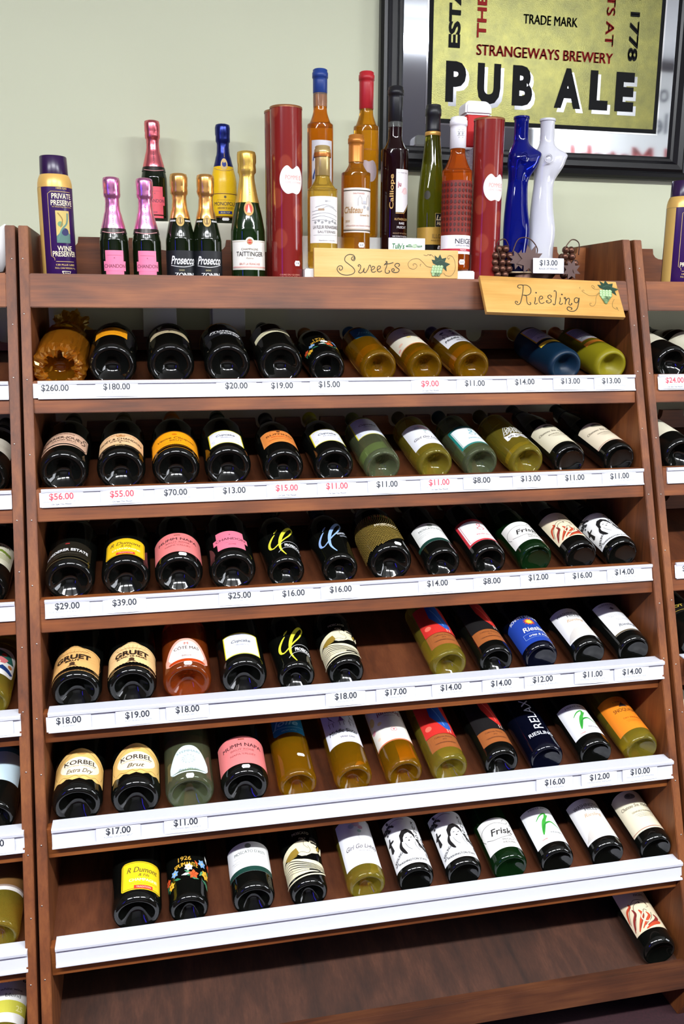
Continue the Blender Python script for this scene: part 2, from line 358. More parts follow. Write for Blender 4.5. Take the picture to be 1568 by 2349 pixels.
# ------- flat printing: 2-D shapes are cut into strips and laid on a curved or flat carrier
TXT = {}
def text2d(s, bold):
    if (s, bold) not in TXT:
        c = bpy.data.curves.new('lettering', 'FONT'); c.body = s; c.resolution_u = 3; c.offset = bold
        o = bpy.data.objects.new('lettering', c); me = bpy.data.meshes.new_from_object(o)
        vs = [(v.co.x / .682, v.co.y / .682) for v in me.vertices]; fs = [tuple(p.vertices) for p in me.polygons]
        bpy.data.objects.remove(o); bpy.data.curves.remove(c); bpy.data.meshes.remove(me); TXT[(s, bold)] = (vs, fs)
    return TXT[(s, bold)]
def ink(c):
    return mat('ink_%d_%d_%d' % tuple(c), c, .5)
class Flat:
    def __init__(s): s.v = []; s.f = []; s.m = []; s.layer = 0
    def mi(s, c):
        m = ink(c) if not isinstance(c, bpy.types.Material) else c
        if m not in s.m: s.m.append(m)
        return s.m.index(m)
    def tri(s, pts, faces, c):
        s.layer += 1; b = len(s.v); k = s.mi(c); l = min(s.layer, 40)
        s.v += [(p[0], p[1], l) for p in pts]; s.f += [(tuple(b + i for i in f), k) for f in faces]
    def text(s, t, u, v, h, c, w=None, bold=0.018, it=0.0, rot=0.0, arc=0.0, sx=1.0):
        thick = bold if any(ch in t for ch in 'MNWmnw&') else 0   # those glyphs are emboldened by overprinting
        vs, fs = text2d(t, 0.0 if thick else bold)
        if thick:
            n0 = len(vs); vs = [(x - thick * 1.3, y) for x, y in vs] + [(x + thick * 1.3, y + .01) for x, y in vs]; fs = list(fs) + [tuple(i + n0 for i in f) for f in fs]
        if not vs: return
        x0 = min(p[0] for p in vs); x1 = max(p[0] for p in vs); W = (x1 - x0) * h * sx
        k = h * sx * ((w / W) if w else 1); cx = (x0 + x1) / 2; out = []; a = rad(rot)
        for x, y in vs:
            px = (x + it * y - cx - it * .5) * k; py = (y - .5) * h
            if arc: py -= arc * (px / (k * (x1 - x0) / 2)) ** 2
            out.append((u + px * cos(a) - py * sin(a), v + px * sin(a) + py * cos(a)))
        s.tri(out, fs, c)
    def poly(s, pts, c):
        t = geometry.tessellate_polygon([[Vector((p[0], p[1], 0)) for p in pts]])
        s.tri(pts, [tuple(x) for x in t], c)
    def rect(s, u0, u1, v0, v1, c): s.tri([(u0, v0), (u1, v0), (u1, v1), (u0, v1)], [(0, 1, 2, 3)], c)
    def disc(s, u, v, r, c, ry=None, n=14): s.tri([(u + r * cos(2 * pi * i / n), v + (ry or r) * sin(2 * pi * i / n)) for i in range(n)], [tuple(range(n))], c)
    def line(s, pts, wd, c, smooth=0, closed=False, taper=False):
        if smooth: pts = spline(pts, smooth)
        if closed: pts = list(pts) + [pts[0]]
        L = []; n = len(pts)
        for i, p in enumerate(pts):
            a = pts[max(i - 1, 0)]; b = pts[min(i + 1, n - 1)]; dx, dy = b[0] - a[0], b[1] - a[1]; q = sqrt(dx * dx + dy * dy) or 1
            h = wd / 2 * ((.25 + .75 * sin(pi * i / (n - 1))) if taper else 1)
            L += [(p[0] - dy / q * h, p[1] + dx / q * h), (p[0] + dy / q * h, p[1] - dx / q * h)]
        s.tri(L, [(2 * i, 2 * i + 1, 2 * i + 3, 2 * i + 2) for i in range(n - 1)], c)
    def frame(s, u0, u1, v0, v1, t, c):
        s.tri([(u0, v0), (u1, v0), (u1, v1), (u0, v1), (u0 + t, v0 + t), (u1 - t, v0 + t), (u1 - t, v1 - t), (u0 + t, v1 - t)], [(0, 1, 5, 4), (1, 2, 6, 5), (2, 3, 7, 6), (3, 0, 4, 7)], c)
    def build(s, name, parent, mp, step=None):
        bm = bmesh.new(); vv = [bm.verts.new(p) for p in s.v]
        for f, k in s.f:
            try: bm.faces.new([vv[i] for i in f]).material_index = k
            except ValueError: pass
        if step and bm.verts:
            x0 = min(v.co.x for v in bm.verts); x1 = max(v.co.x for v in bm.verts)
            for k in range(int(math.ceil(x0 / step)), int(x1 / step) + 1):
                g = [fc for fc in bm.faces if min(v.co.x for v in fc.verts) < k * step - 1e-6 and max(v.co.x for v in fc.verts) > k * step + 1e-6]
                if g:
                    ge = set(); [ge.update(fc.edges) for fc in g]; gv = set(); [gv.update(fc.verts) for fc in g]
                    bmesh.ops.bisect_plane(bm, geom=list(gv) + list(ge) + g, dist=1e-7, plane_co=(k * step, 0, 0), plane_no=(1, 0, 0))
        for v in bm.verts: v.co = mp(v.co.x, v.co.y, v.co.z)
        me = bpy.data.meshes.new(name); bm.to_mesh(me); bm.free()
        return link(name, me, parent, s.m)
def on_bottle(kind, off=.00032):
    prof = kind if not isinstance(kind, str) else PROF[kind][0]
    R0 = max(p[0] for p in prof)
    def mp(u, v, l=0):
        u /= 1000.0; v /= 1000.0
        R = radius_at(kind, v) + off + l * .00004; a = u / R0
        return (R * sin(a), -R * cos(a), v)
    return mp
def rnd(r):
    def f(x, d):   # x = distance to the nearer side, all mm
        return 0 if x >= r else r - sqrt(max(r * r - (r - x) ** 2, 0))
    return f
def label(root, kind, u0, u1, v0, v1, col, top=None, bot=None, name='label', rough=.45, nx=28, ny=5, skew=0.0, off=.00015, m=None):
    """paper label; top/bot = function of t in -1..1 giving mm taken off the edge"""
    mp = on_bottle(kind, off); v = []; f = []
    for i in range(nx + 1):
        t = -1 + 2 * i / nx
        if top or bot: t = sin(t * pi / 2) if abs(t) > 0 else 0
        u = (u0 + u1) / 2 + t * (u1 - u0) / 2
        a = v0 + (bot(t) if bot else 0) + skew * u; b = v1 - (top(t) if top else 0) + skew * u
        for j in range(ny + 1): v.append(mp(u, a + (b - a) * j / ny))
    for i in range(nx):
        for j in range(ny):
            p = i * (ny + 1) + j; f.append((p, p + ny + 1, p + ny + 2, p + 1))
    return pyd(name, v, f, root, [m or mat('paper_%d_%d_%d' % tuple(col), col, rough)], True)
def prints(parent, kind, items, name='print'):
    F = Flat()
    for it in items:
        k = it[0]; kw = it[-1] if isinstance(it[-1], dict) else {}; a = it[1:-1] if kw else it[1:]
        {'t': F.text, 'r': F.rect, 'l': F.line, 'g': F.poly, 'd': F.disc, 'f': F.frame}[k](*a, **kw)
    return F.build(name, parent, on_bottle(kind), 5.0)
def corner(w2, r): return lambda t: rnd(r)((1 - abs(t)) * w2, 0)
BK = (22, 20, 20); DK = (60, 50, 40); WH = (244, 244, 244); GD = (176, 140, 60)
# ------- artwork shared by several labels
def art_script_line(u, v, w, c, wd=.5, n=7, h=3):
    """a line of fine handwriting"""
    pts = []
    rnd_ = random.Random(int(u * 7 + v * 3 + w))
    for k in range(n * 2 + 1):
        x = u - w / 2 + w * k / (n * 2); pts.append((x, v + (h * (.3 + .7 * rnd_.random()) if k % 2 else -h * .15)))
    return ('l', pts, wd, c, dict(smooth=4))
def art_small(u, v, w, c, h=1.0, n=2, gap=2.2):
    """lines of small print too fine to read"""
    out = []; r_ = random.Random(int(abs(u * 11 + v * 5 + w)))
    for j in range(n):
        x = u - w / 2 * (1 - .12 * (j % 3)); e = u + w / 2 * (1 - .12 * (j % 3))
        while x < e:
            q = r_.uniform(1.2, 3.6); out.append(('r', x, min(x + q, e), v - j * gap - h / 2, v - j * gap + h / 2, c)); x += q + .8
    return out
def art_il(c, banner=None, dx=0, dy=0):
    P = lambda L: [(x + dx, y + dy) for x, y in L]
    out = [('l', P([(-4, 113), (-9, 106), (-13, 100)]), 4.5, c, dict(taper=True)),
           ('l', P([(-12, 95), (-20, 84), (-28, 70), (-30, 58), (-27, 49), (-20, 47)]), 6.6, c, dict(smooth=5, taper=True)),
           ('l', P([(-25, 47), (-20, 47), (-11, 54), (2, 70), (18, 92), (29, 116)]), 3.2, c, dict(smooth=5)),
           ('l', P([(29, 114), (30, 125), (25, 128), (13, 112), (1, 86), (-6, 60), (-7, 36), (1, 13)]), 7.4, c, dict(smooth=6, taper=True))]
    if banner:
        out += [('l', P([(-6, 52), (4, 62), (18, 68), (34, 70), (44, 66)]), .8, (235, 235, 235), dict(smooth=5)),
                ('l', P([(-14, 26), (-2, 38), (16, 44), (34, 42), (44, 36)]), .8, (235, 235, 235), dict(smooth=5)),
                ('t', 'PROSECCO', 22 + dx, 52 + dy, 10, (240, 240, 240), dict(w=38, bold=.03, arc=3, rot=-3))]
    return out
def art_flowers(seed=0):
    out = [('t', '1926', -4, 91, 9, (196, 150, 50), dict(w=26, arc=2)), ('t', 'SPUMANTE', -2, 77, 9, (226, 170, 50), dict(w=48, bold=.03, arc=4))]
    r_ = random.Random(seed)
    def flower(u, v, r, c, c2, n=6):
        v -= 12
        for k in range(n):
            a = 2 * pi * k / n + .3; p = (u + cos(a) * r, v + sin(a) * r); q = r * .34
            out.append(('g', [(u, v), (u + cos(a) * r * .55 - sin(a) * q, v + sin(a) * r * .55 + cos(a) * q), p, (u + cos(a) * r * .55 + sin(a) * q, v + sin(a) * r * .55 - cos(a) * q)], c))
        out.append(('d', u, v, r * .22, c2))
    def leaf(u, v, a, l, c):
        a = rad(a); d = (cos(a), sin(a)); n = (-sin(a), cos(a))
        out.append(('g', [(u, v), (u + d[0] * l * .5 + n[0] * l * .16, v + d[1] * l * .5 + n[1] * l * .16), (u + d[0] * l, v + d[1] * l), (u + d[0] * l * .5 - n[0] * l * .16, v + d[1] * l * .5 - n[1] * l * .16)], c))
    G = (52, 120, 84); G2 = (86, 150, 110)
    for u, v, a, l in ((-44, 40, 70, 26), (-30, 62, -20, 18), (4, 58, -10, 20), (24, 62, 50, 24), (30, 56, -15, 22), (44, 60, 70, 30), (52, 70, 80, 22), (-6, 74, -30, 16), (40, 52, -50, 16), (-50, 44, 80, 30), (10, 60, 160, 18)):
        leaf(u, v - 11, a, l, G if l % 4 else G2)
    flower(-26, 74, 9, (120, 164, 214), (220, 200, 120)); flower(-36, 52, 9.5, (238, 182, 50), (150, 100, 30)); flower(-45, 66, 9, (222, 84, 40), (150, 60, 30))
    flower(3, 80, 9, (240, 240, 236), (200, 190, 120)); flower(12, 64, 11, (230, 92, 42), (160, 60, 30), 5); flower(31, 92, 10, (120, 164, 214), (220, 200, 120))
    flower(40, 70, 11.5, (240, 182, 50), (160, 110, 30)); flower(54, 96, 9, (222, 84, 40), (150, 60, 30)); leaf(-12, 52, 5, 18, (240, 240, 236)); leaf(22, 72, 120, 14, (230, 92, 42)); leaf(46, 88, 110, 18, (236, 236, 232))
    return out
CREAM = (232, 222, 186)
def art_swimmer():
    """black and cream beach scene: a bather lying over striped waves"""
    C = CREAM; K = (24, 22, 18); out = []
    out += [('t', 'MOSCATO', 0, 118, 6, (170, 160, 130), dict(w=34, arc=1.5)), ('t', 'ITALY', 2, 104, 4.5, (150, 140, 112), dict(w=14))]
    sea = [(-64, 24), (-40, 22), (-10, 22), (20, 26), (50, 36), (60, 46), (40, 52), (14, 52), (-8, 56), (-24, 62), (-44, 66), (-62, 60)]
    out.append(('g', sea, C))
    for k in range(6):
        out.append(('l', [(-60, 56 - k * 4.6), (-40, 62 - k * 5.6), (-22, 56 - k * 5.2), (0, 46 - k * 3.6), (26, 42 - k * 2.6), (52, 44 - k * 2)], 1.9 if k < 4 else .9, K, dict(smooth=5, taper=True)))
    for k in range(7): out.append(('l', [(-62 + k * 4, 26), (-56 + k * 4, 34), (-60 + k * 4.2, 44)], .5, K, dict(smooth=4)))
    body = [(-62, 66), (-56, 80), (-44, 86), (-28, 92), (-10, 98), (4, 100), (14, 94), (20, 88), (30, 84), (34, 74), (26, 70), (16, 68), (4, 62), (-6, 62), (-16, 70), (-26, 76), (-42, 72), (-54, 62), (-58, 54), (-64, 54)]
    out.append(('g', body, C)); out.append(('g', [(-46, 70), (-26, 80), (-14, 84), (-10, 72), (-16, 64), (-34, 62)], (150, 122, 44)))
    out.append(('d', 23, 94, 9, C, dict(ry=11))); out.append(('g', [(14, 98), (18, 108), (30, 108), (34, 100), (30, 96), (20, 100)], K)); out.append(('g', [(17, 96), (24, 97), (33, 95), (33, 91), (26, 92), (18, 92)], K))
    out += [('l', [(-18, 64), (-6, 72), (8, 68), (14, 76), (10, 86)], .7, K, dict(smooth=5)), ('l', [(4, 98), (2, 88), (10, 80)], .6, K, dict(smooth=4)), ('l', [(22, 86), (26, 84), (30, 86)], .8, K, dict(smooth=3)),
            ('g', [(34, 74), (40, 84), (44, 92), (47, 90), (44, 80), (40, 70)], C), ('g', [(28, 80), (36, 92), (38, 84), (32, 76)], (150, 122, 44)),
            ('l', [(-66, 18), (-40, 14), (-6, 16), (26, 22), (58, 36)], 3.0, C, dict(smooth=6)), ('r', 4, 30, 28, 31, K)]
    return out
def art_lion():
    R = (196, 74, 44); D = (140, 44, 40); K = (70, 40, 34); out = [('t', 'PACIFIC', 8, 112, 5, (90, 70, 60), dict(w=22))]
    for k, (a, b, c_) in enumerate((((-40, 40), (-30, 60), (-22, 84)), ((-30, 36), (-16, 54), (-10, 78)), ((-20, 38), (-4, 52), (2, 70)), ((-8, 40), (10, 46), (14, 62)), ((-42, 62), (-34, 84), (-24, 98)), ((-14, 34), (2, 40), (20, 46)))):
        out.append(('l', [a, b, ((b[0] + c_[0]) / 2 + 6, (b[1] + c_[1]) / 2), c_], 7.5 if k % 2 else 6, R if k % 3 else D, dict(smooth=6, taper=True)))
    for a in (((-36, 44), (-22, 66), (-16, 88), (0, 96)), ((-24, 42), (-8, 60), (0, 76), (6, 72)), ((-12, 42), (6, 54), (12, 68)), ((-40, 58), (-30, 80), (-12, 100), (6, 98), (14, 88))):
        out.append(('l', list(a), 1.0, K, dict(smooth=6)))
    out += [('d', -1, 93, 1.6, K), ('g', [(10, 91), (14, 92), (13, 88)], K), ('l', [(12, 88), (14, 82), (8, 80)], .7, K, dict(smooth=4)), ('l', [(-4, 70), (-12, 60), (-8, 50), (0, 48)], 2.4, (236, 222, 190), dict(smooth=5))]
    return out
def art_girl():
    K = (26, 24, 24); out = []
    for k, ch in enumerate('KUNGFU'): out.append(('t', ch, 22, 118 - k * 12, 8.5, K, dict(w=7, bold=.02, rot=-8)))
    for k, ch in enumerate('GIRL'): out.append(('t', ch, 35, 78 - k * 13, 9, K, dict(w=7, bold=.02)))
    hair = [(-16, 70), (-15, 86), (-8, 96), (2, 99), (12, 94), (16, 84), (15, 74), (11, 84), (4, 90), (-4, 86), (-9, 78), (-11, 68)]
    out += [('g', hair, K), ('l', [(-14, 72), (-18, 58), (-14, 44), (-10, 38)], 7, K, dict(smooth=5, taper=True)), ('l', [(16, 74), (22, 62), (28, 54), (34, 50)], 6.5, K, dict(smooth=5, taper=True)),
            ('l', [(-5, 76), (-1, 77)], 1.4, K), ('l', [(5, 76), (9, 78)], 1.4, K), ('d', 1, 69, 2.0, K, dict(ry=1.3)), ('l', [(-8, 64), (-4, 52), (2, 46)], .7, K, dict(smooth=4)), ('l', [(12, 66), (12, 56), (18, 44)], .7, K, dict(smooth=4)),
            ('g', [(-46, 76), (-40, 84), (-38, 92), (-35, 92), (-36, 83), (-28, 84), (-29, 80), (-36, 78), (-33, 60), (-38, 56), (-42, 58), (-40, 74)], K), ('g', [(38, 62), (44, 66), (46, 44), (41, 42)], K),
            ('t', 'RIESLING', -30, 38, 5.5, K, dict(w=26, rot=36)), ('t', '2013', -38, 26, 4, K, dict(w=10, rot=20)), ('t', 'WASHINGTON STATE', -4, 22, 4.6, K, dict(w=60, arc=-1)), ]
    r_ = random.Random(3)
    for k in range(16): out.append(('d', -34 + r_.gauss(0, 7), 112 + r_.gauss(0, 5), r_.uniform(1.5, 3.6), (52, 52, 54)))
    out.append(('l', [(-44, 108), (-30, 120), (-10, 126), (4, 124)], .9, K, dict(smooth=5)))
    return out
def art_frisk():
    K = (50, 48, 48)
    return [('t', 'Frisk', 2, 66, 15, K, dict(w=46, it=.25)), ('l', [(-40, 54), (-46, 66), (-38, 82), (-10, 88), (16, 84), (24, 92), (16, 96), (10, 90)], .9, K, dict(smooth=6)), ('l', [(-36, 56), (-20, 48), (4, 50), (22, 58), (14, 62), (12, 54), (34, 46)], .9, K, dict(smooth=6)),
            ('t', 'PRICKLY', 8, 43, 4, (120, 116, 112), dict(w=26)), ('t', 'RIESLING', 8, 36, 4, (120, 116, 112), dict(w=28)), ('d', 28, 84, 1.6, K)]
def art_k():
    g = (64, 164, 60)
    return [('t', 'HEINZ EIFEL', 2, 112, 4.5, (120, 120, 132), dict(w=46)), ('l', [(-14, 44), (-8, 60), (0, 78), (12, 92)], 8, g, dict(smooth=5, taper=True)), ('l', [(-16, 80), (-4, 92), (8, 96), (2, 80), (-4, 70), (12, 74), (22, 66), (34, 56)], 5, g, dict(smooth=6, taper=True)),
            ('l', [(-12, 50), (-4, 66), (8, 74)], 3, (40, 140, 50), dict(smooth=5, taper=True)), ('t', 'RIESLING', 14, 46, 4, (120, 120, 116), dict(w=26)), ('t', 'Lovely', -16, 34, 3, (230, 90, 70), dict(it=.3))] 
def art_hills():
    m = (214, 208, 200)
    return [('t', 'WASHINGTON', 0, 106, 8.5, (96, 96, 100), dict(w=62, arc=1)), ('t', 'HILLS', 4, 95, 7, (96, 96, 100), dict(w=28)), ('g', [(-42, 24), (-30, 40), (-14, 52), (0, 66), (8, 60), (18, 64), (30, 48), (42, 40), (42, 24)], m), ('g', [(-14, 52), (0, 66), (8, 60), (4, 50), (-4, 54)], (234, 230, 226)),
            ('t', 'Riesling', 2, 80, 9, (206, 170, 130), dict(w=36, it=.3))]
def art_electra(dark):
    R = (206, 46, 40); B = (44, 92, 176); O = (158, 90, 44); K = (24, 22, 22)
    out = [('r', -36, 36, 28, 66, O)]
    out += [('t', 'California Muscat', 0, 58, 3.6, (80, 40, 30), dict(w=38, it=.2)), ('t', '2013', 0, 50, 2.6, (80, 40, 30), dict(w=8))] + art_small(0, 42, 46, (90, 50, 36), .9, 2)
    if not dark: out += [('r', -36, 36, 66, 165, R), ('g', [(-8, 165), (16, 165), (20, 130), (27, 94), (24, 78), (12, 80), (2, 96), (-10, 120)], B), ('l', [(0, 150), (8, 120), (12, 90)], 1.4, (120, 160, 220), dict(smooth=4)), ('r', 13, 16, 70, 80, (240, 150, 130)), ('r', 19, 22, 70, 80, (240, 150, 130)), ('d', -22, 88, 7, (240, 110, 90))]
    else: out += [('r', -36, 36, 66, 165, K), ('g', [(-6, 165), (20, 165), (24, 130), (29, 92), (26, 80), (16, 82), (4, 98), (-4, 126)], R), ('l', [(4, 150), (14, 120), (18, 92)], 1.4, (255, 130, 110), dict(smooth=4)), ('r', 17, 19, 70, 80, (240, 190, 170)), ('r', 23, 25, 70, 80, (240, 190, 170))]
    return out
def art_chateau(red):
    K = (110, 98, 80); out = [('d', -2, 116, 12, (120, 116, 100), dict(ry=8)), ('d', -6, 118, 5, (90, 86, 76)), ('d', 5, 117, 4, (100, 96, 84)), ('t', 'Chateau Ste. Michelle', 0, 90, 8, K, dict(w=72, it=.3, arc=-2)), ('t', 'GEWURZTRAMINER' if red else 'RIESLING', 4, 73, 4, (130, 116, 96), dict(w=46))] + art_small(6, 66, 42, (170, 158, 134), .8, 3, 4)
    out.append(('l', [(-47, 29.5), (47, 29.5)], .9, (186, 90, 80)) if red else ('l', [(-47, 27), (47, 27)], .7, (200, 184, 150)))
    return out
def art_crest_small(u, v, c): return [('d', u, v, 4, c), ('l', [(u - 7, v), (u + 7, v)], 1.2, c), ('l', [(u, v + 6), (u, v - 6)], 1.2, c)]
SHELF = ['top', 'second', 'third', 'fourth', 'fifth', 'sixth', 'bottom']
M_stk = mat('price_sticker_paper', (240, 240, 240), .5)
def sticker(root, kind, u, v, text='17.00'):
    F = Flat(); F.poly([(u - 8, v), (u - 6, v + 4), (u + 6, v + 4), (u + 8, v), (u + 6, v - 4), (u - 6, v - 4)], M_stk); F.text(text, u, v, 3, (90, 90, 100), w=9)
    return F.build('price_sticker', root, on_bottle(kind, .0004), 5.0)
def bottle(i, x92, kind, glass, desc, cap, lab=None, pr=None, back=None, cap_z=None, stk=None, roll=0, yaw=0, group=None, x=None, cat='bottle', onlabel=True):
    root = empty('champagne_bottle' if kind == 'champagne' else 'wine_bottle')
    link('glass_body', body_mesh(kind, glass), root)
    zc = cap_z or {'champagne': .205, 'bordeaux': .228, 'burgundy': .240, 'hock': .262, 'flared': .222}[kind]
    capsule(root, kind, zc, cap)
    lo = None
    if lab:
        u0, u1, v0, v1, col = lab[:5]; kw = lab[5] if len(lab) > 5 else {}
        lo = label(root, kind, u0, u1, v0, v1, col, **kw)
    if back:   # back label, seen through the wine
        R0 = max(p[0] for p in PROF[kind][0]) * 1000; hw = back[0]
        label(root, kind, pi * R0 - hw, pi * R0 + hw, back[1], back[2], back[3], name='back_label')
    if pr: prints(lo or root, kind, pr, 'print' if lo else 'glass_print')
    if stk: sticker(root, *stk)
    lay(root, i, x if x is not None else x92 / .92, kind, roll, yaw)
    return tag(root, desc, cat, group)
# ---------------------------------------------------------------- the bottles lying on the shelves
def t_gruet(t):
    a = abs(t); return 6 * (1 - cos(pi * min(a, .4) / .4)) / 2 * 1.5 + (0 if a < .4 else 7 * ((a - .4) / .6) ** 1.6)
def t_dome(h, p=2.2): return lambda t: h * abs(t) ** p
def t_dee(h): return lambda t: h * (1 - sqrt(max(1 - t * t, 0)))
def b_dee(t): return 9 * max(0, abs(t) - .72) ** 2 / .0784
def b_korbel(t): return 2.2 * cos(5 * pi * abs(t)) + (-3 * (1 - abs(t)) if abs(t) < .4 else -1.8 + 1.2 * abs(t))
def rc(w, r): return lambda t: rnd(r)(max((1 - abs(t)) * w, 0), 0)
FOIL_G = (196, 150, 84); FOIL_O = (64, 66, 46); FOIL_K = (26, 26, 28)
TEA = (222, 172, 104)
# --- top shelf
def cristal():
    root = bottle(0, .036, 'champagne', 'amber_dark', 'champagne bottle wrapped in crinkled amber cellophane at left end of top sloping shelf', (200, 150, 60))
    rr_ = random.Random(5); v = []; f = []; n = 56; rings = []
    prof = [(.027, -.010), (.031, -.017), (.037, -.016), (.043, -.010), (.0475, .002), (.0485, .02), (.048, .06), (.048, .10), (.0478, .14), (.045, .17), (.040, .195), (.033, .215), (.026, .232), (.0225, .250), (.0235, .265), (.029, .283), (.035, .300), (.039, .315)]
    for k, (r, z) in enumerate(prof):
        rings.append(len(v)); crk = .0042 if k < 4 else (.0022 if k < 6 else (.0010 if k < 10 else .0034))
        for i in range(n):
            a = 2 * pi * i / n; q = r + rr_.uniform(-crk, crk) + (.004 * sin(9 * a + k) if k > 11 else 0) + (.003 * sin(7 * a + k) if k < 3 else 0)
            v.append((q * sin(a), -q * cos(a), z + (rr_.uniform(-.004, .004) if k < 4 or k > 12 else 0)))
    for k in range(len(prof) - 1):
        for i in range(n):
            j = (i + 1) % n; f.append((rings[k] + i, rings[k] + j, rings[k + 1] + j, rings[k + 1] + i))
    m = bpy.data.materials.new('amber_cellophane'); m.use_nodes = True; nt = m.node_tree; nt.nodes.remove(nt.nodes['Principled BSDF'])
    tr = nt.nodes.new('ShaderNodeBsdfTransparent'); tr.inputs[0].default_value = rgb((248, 178, 60)); gs = nt.nodes.new('ShaderNodeBsdfGlossy'); gs.inputs[0].default_value = rgb((255, 226, 160)); gs.inputs[1].default_value = .12
    df = nt.nodes.new('ShaderNodeBsdfDiffuse'); df.inputs[0].default_value = rgb((206, 130, 30)); ms = nt.nodes.new('ShaderNodeMixShader'); ms.inputs[0].default_value = .4; m2 = nt.nodes.new('ShaderNodeMixShader'); m2.inputs[0].default_value = .55
    nt.links.new(gs.outputs[0], ms.inputs[1]); nt.links.new(df.outputs[0], ms.inputs[2]); nt.links.new(ms.outputs[0], m2.inputs[1]); nt.links.new(tr.outputs[0], m2.inputs[2]); nt.links.new(m2.outputs[0], nt.nodes['Material Output'].inputs[0])
    wr = pyd('cellophane_wrap', v, f, root, [m], False)
    lb = label(root, 'champagne', -17, 17, 116, 140, (240, 186, 20), top=t_dee(12), bot=lambda t: 12 * (1 - sqrt(max(1 - t * t, 0))), off=.0047)
    F = Flat(); F.line([(-15 * cos(k / 12 * pi * 2), 128 + 10 * sin(k / 12 * pi * 2)) for k in range(13)], .7, (120, 80, 10)); F.text('LR', 0, 128, 8, (110, 70, 10), it=.3)
    for s_ in (-1, 1): F.line([(s_ * 16, 124), (s_ * 24, 118), (s_ * 30, 124), (s_ * 26, 130), (s_ * 34, 134)], 1.0, (120, 80, 20), smooth=4)
    F.build('print', lb, on_bottle('champagne', .005), 5.0)
    root['label'] = 'champagne bottle wrapped in crinkled amber cellophane at left end of top sloping shelf'
cristal()
bottle(0, .123, 'champagne', 'dark', 'dark champagne bottle with small bright orange label on top sloping shelf, beside the cellophane-wrapped one', FOIL_O,
       (-36, 30, 68, 128, (238, 158, 20)), [('t', 'La Grande Dame', -3, 104, 9, (190, 110, 10), dict(w=50, it=.25))] + art_small(-3, 86, 40, (200, 124, 20), .8, 2, 3), cap_z=.145)
bottle(0, .223, 'champagne', 'dark', 'dark champagne bottle with arched tan label, third from left on top sloping shelf', FOIL_O,
       (-44, 46, 84, 121, (196, 180, 142), dict(top=t_dome(14), bot=rc(45, 6))), [('l', [(-40, 90), (-42, 106), (-20, 114), (0, 117), (20, 114), (44, 106), (42, 90)], .6, (120, 100, 70), dict(smooth=4)), ('t', 'Champagne', 1, 108, 5, (130, 112, 80), dict(w=40, it=.2, arc=2)), ('d', 1, 100, 2, (70, 56, 40))] + art_small(1, 93, 56, (140, 120, 90), .9, 2, 3), cap_z=.15)
bottle(0, .322, 'champagne', 'dark', 'bottle with black label, white swash lettering and gold capsule on top sloping shelf', (206, 156, 70),
       (-44, 44, 66, 128, (20, 20, 24)), [('t', 'Prosecco', 4, 104, 17, WH, dict(w=64, it=.35)), ('l', [(-26, 92), (0, 88), (28, 94)], 1, WH, dict(smooth=4)), ('t', 'ZONIN', 12, 80, 9, WH, dict(w=44, bold=.03))], cap_z=.165)
bottle(0, .417, 'champagne', 'dark', 'dark bottle with slanting cream band label on top sloping shelf', (44, 52, 50),
       (-50, 36, 92, 118, (226, 218, 180), dict(skew=.30)), [('l', [(-40, 92), (-20, 100), (0, 106), (28, 114)], .8, (150, 140, 100), dict(smooth=3)), ('t', 'ORGANIC PROSECCO', -4, 104, 4, (140, 130, 92), dict(w=52, rot=14))], cap_z=.19)
bottle(0, .503, 'flared', 'dark', 'dark bottle painted with coloured flowers on top sloping shelf', (170, 120, 54), None, art_flowers(1))
bottle(0, .6, 'bordeaux', 'amber_yellow', 'yellow wine bottle with teal label and teal capsule on top sloping shelf', (30, 92, 128),
       (-26, 34, 118, 186, (28, 104, 136), dict(bot=rc(30, 10))), [('t', 'Jolie', 4, 150, 14, (120, 190, 210), dict(w=38, it=.3)), ('l', [(-18, 138), (4, 134), (26, 138)], 1, (120, 190, 210), dict(smooth=3))], back=(44, 40, 120, (226, 200, 96)), stk=('bordeaux', 26, 44, ''))
bottle(0, .689, 'bordeaux', 'amber_yellow', 'yellow wine bottle with cream flowered label edged orange on top sloping shelf', (140, 80, 56),
       (-52, 50, 60, 186, (236, 228, 206)), [('r', -52, 50, 60, 63.5, (214, 122, 50)), ('t', 'junebug', 8, 142, 10, (150, 90, 90), dict(w=40)), ('d', -34, 92, 6, (240, 196, 170)), ('d', -8, 112, 5, (238, 214, 130)), ('d', 14, 106, 4, (236, 180, 170)), ('d', -44, 76, 5, (240, 170, 160))], back=(44, 40, 100, (226, 190, 96)))
GIRLS = [('l', [(-22 + k * 22, 166), (-24 + k * 22, 152), (-18 + k * 22, 140)], 1.2, (60, 60, 66), dict(smooth=3)) for k in range(3)] + [('l', [(-28 + k * 22, 132), (-22 + k * 22, 150), (-14 + k * 22, 132), (-28 + k * 22, 134)], 1.0, (60, 60, 66)) for k in range(3)] + [('d', -22 + k * 22, 160, 5, (90, 90, 100)) for k in range(3)] + [('l', [(-26 + k * 22, 132), (-26 + k * 22, 120)], 1, (60, 60, 66)) for k in range(3)] + [('l', [(-18 + k * 22, 132), (-18 + k * 22, 120)], 1, (60, 60, 66)) for k in range(3)] + [('g', [(-4, 134), (0, 150), (6, 134)], (110, 60, 130))]
MIDDLE = GIRLS + [('t', 'Middle Sister', 0, 104, 11, (40, 40, 46), dict(w=62, it=.15)), ('t', 'Wild One', 4, 86, 5, (120, 110, 120), dict(w=30, it=.2))]
bottle(0, .782, 'bordeaux', 'amber_yellow', 'yellow wine bottle with white sketch label and purple capsule on top sloping shelf', (76, 66, 110),
       (-38, 38, 73, 180, (238, 238, 240)), MIDDLE, back=(44, 40, 110, (222, 190, 90)))
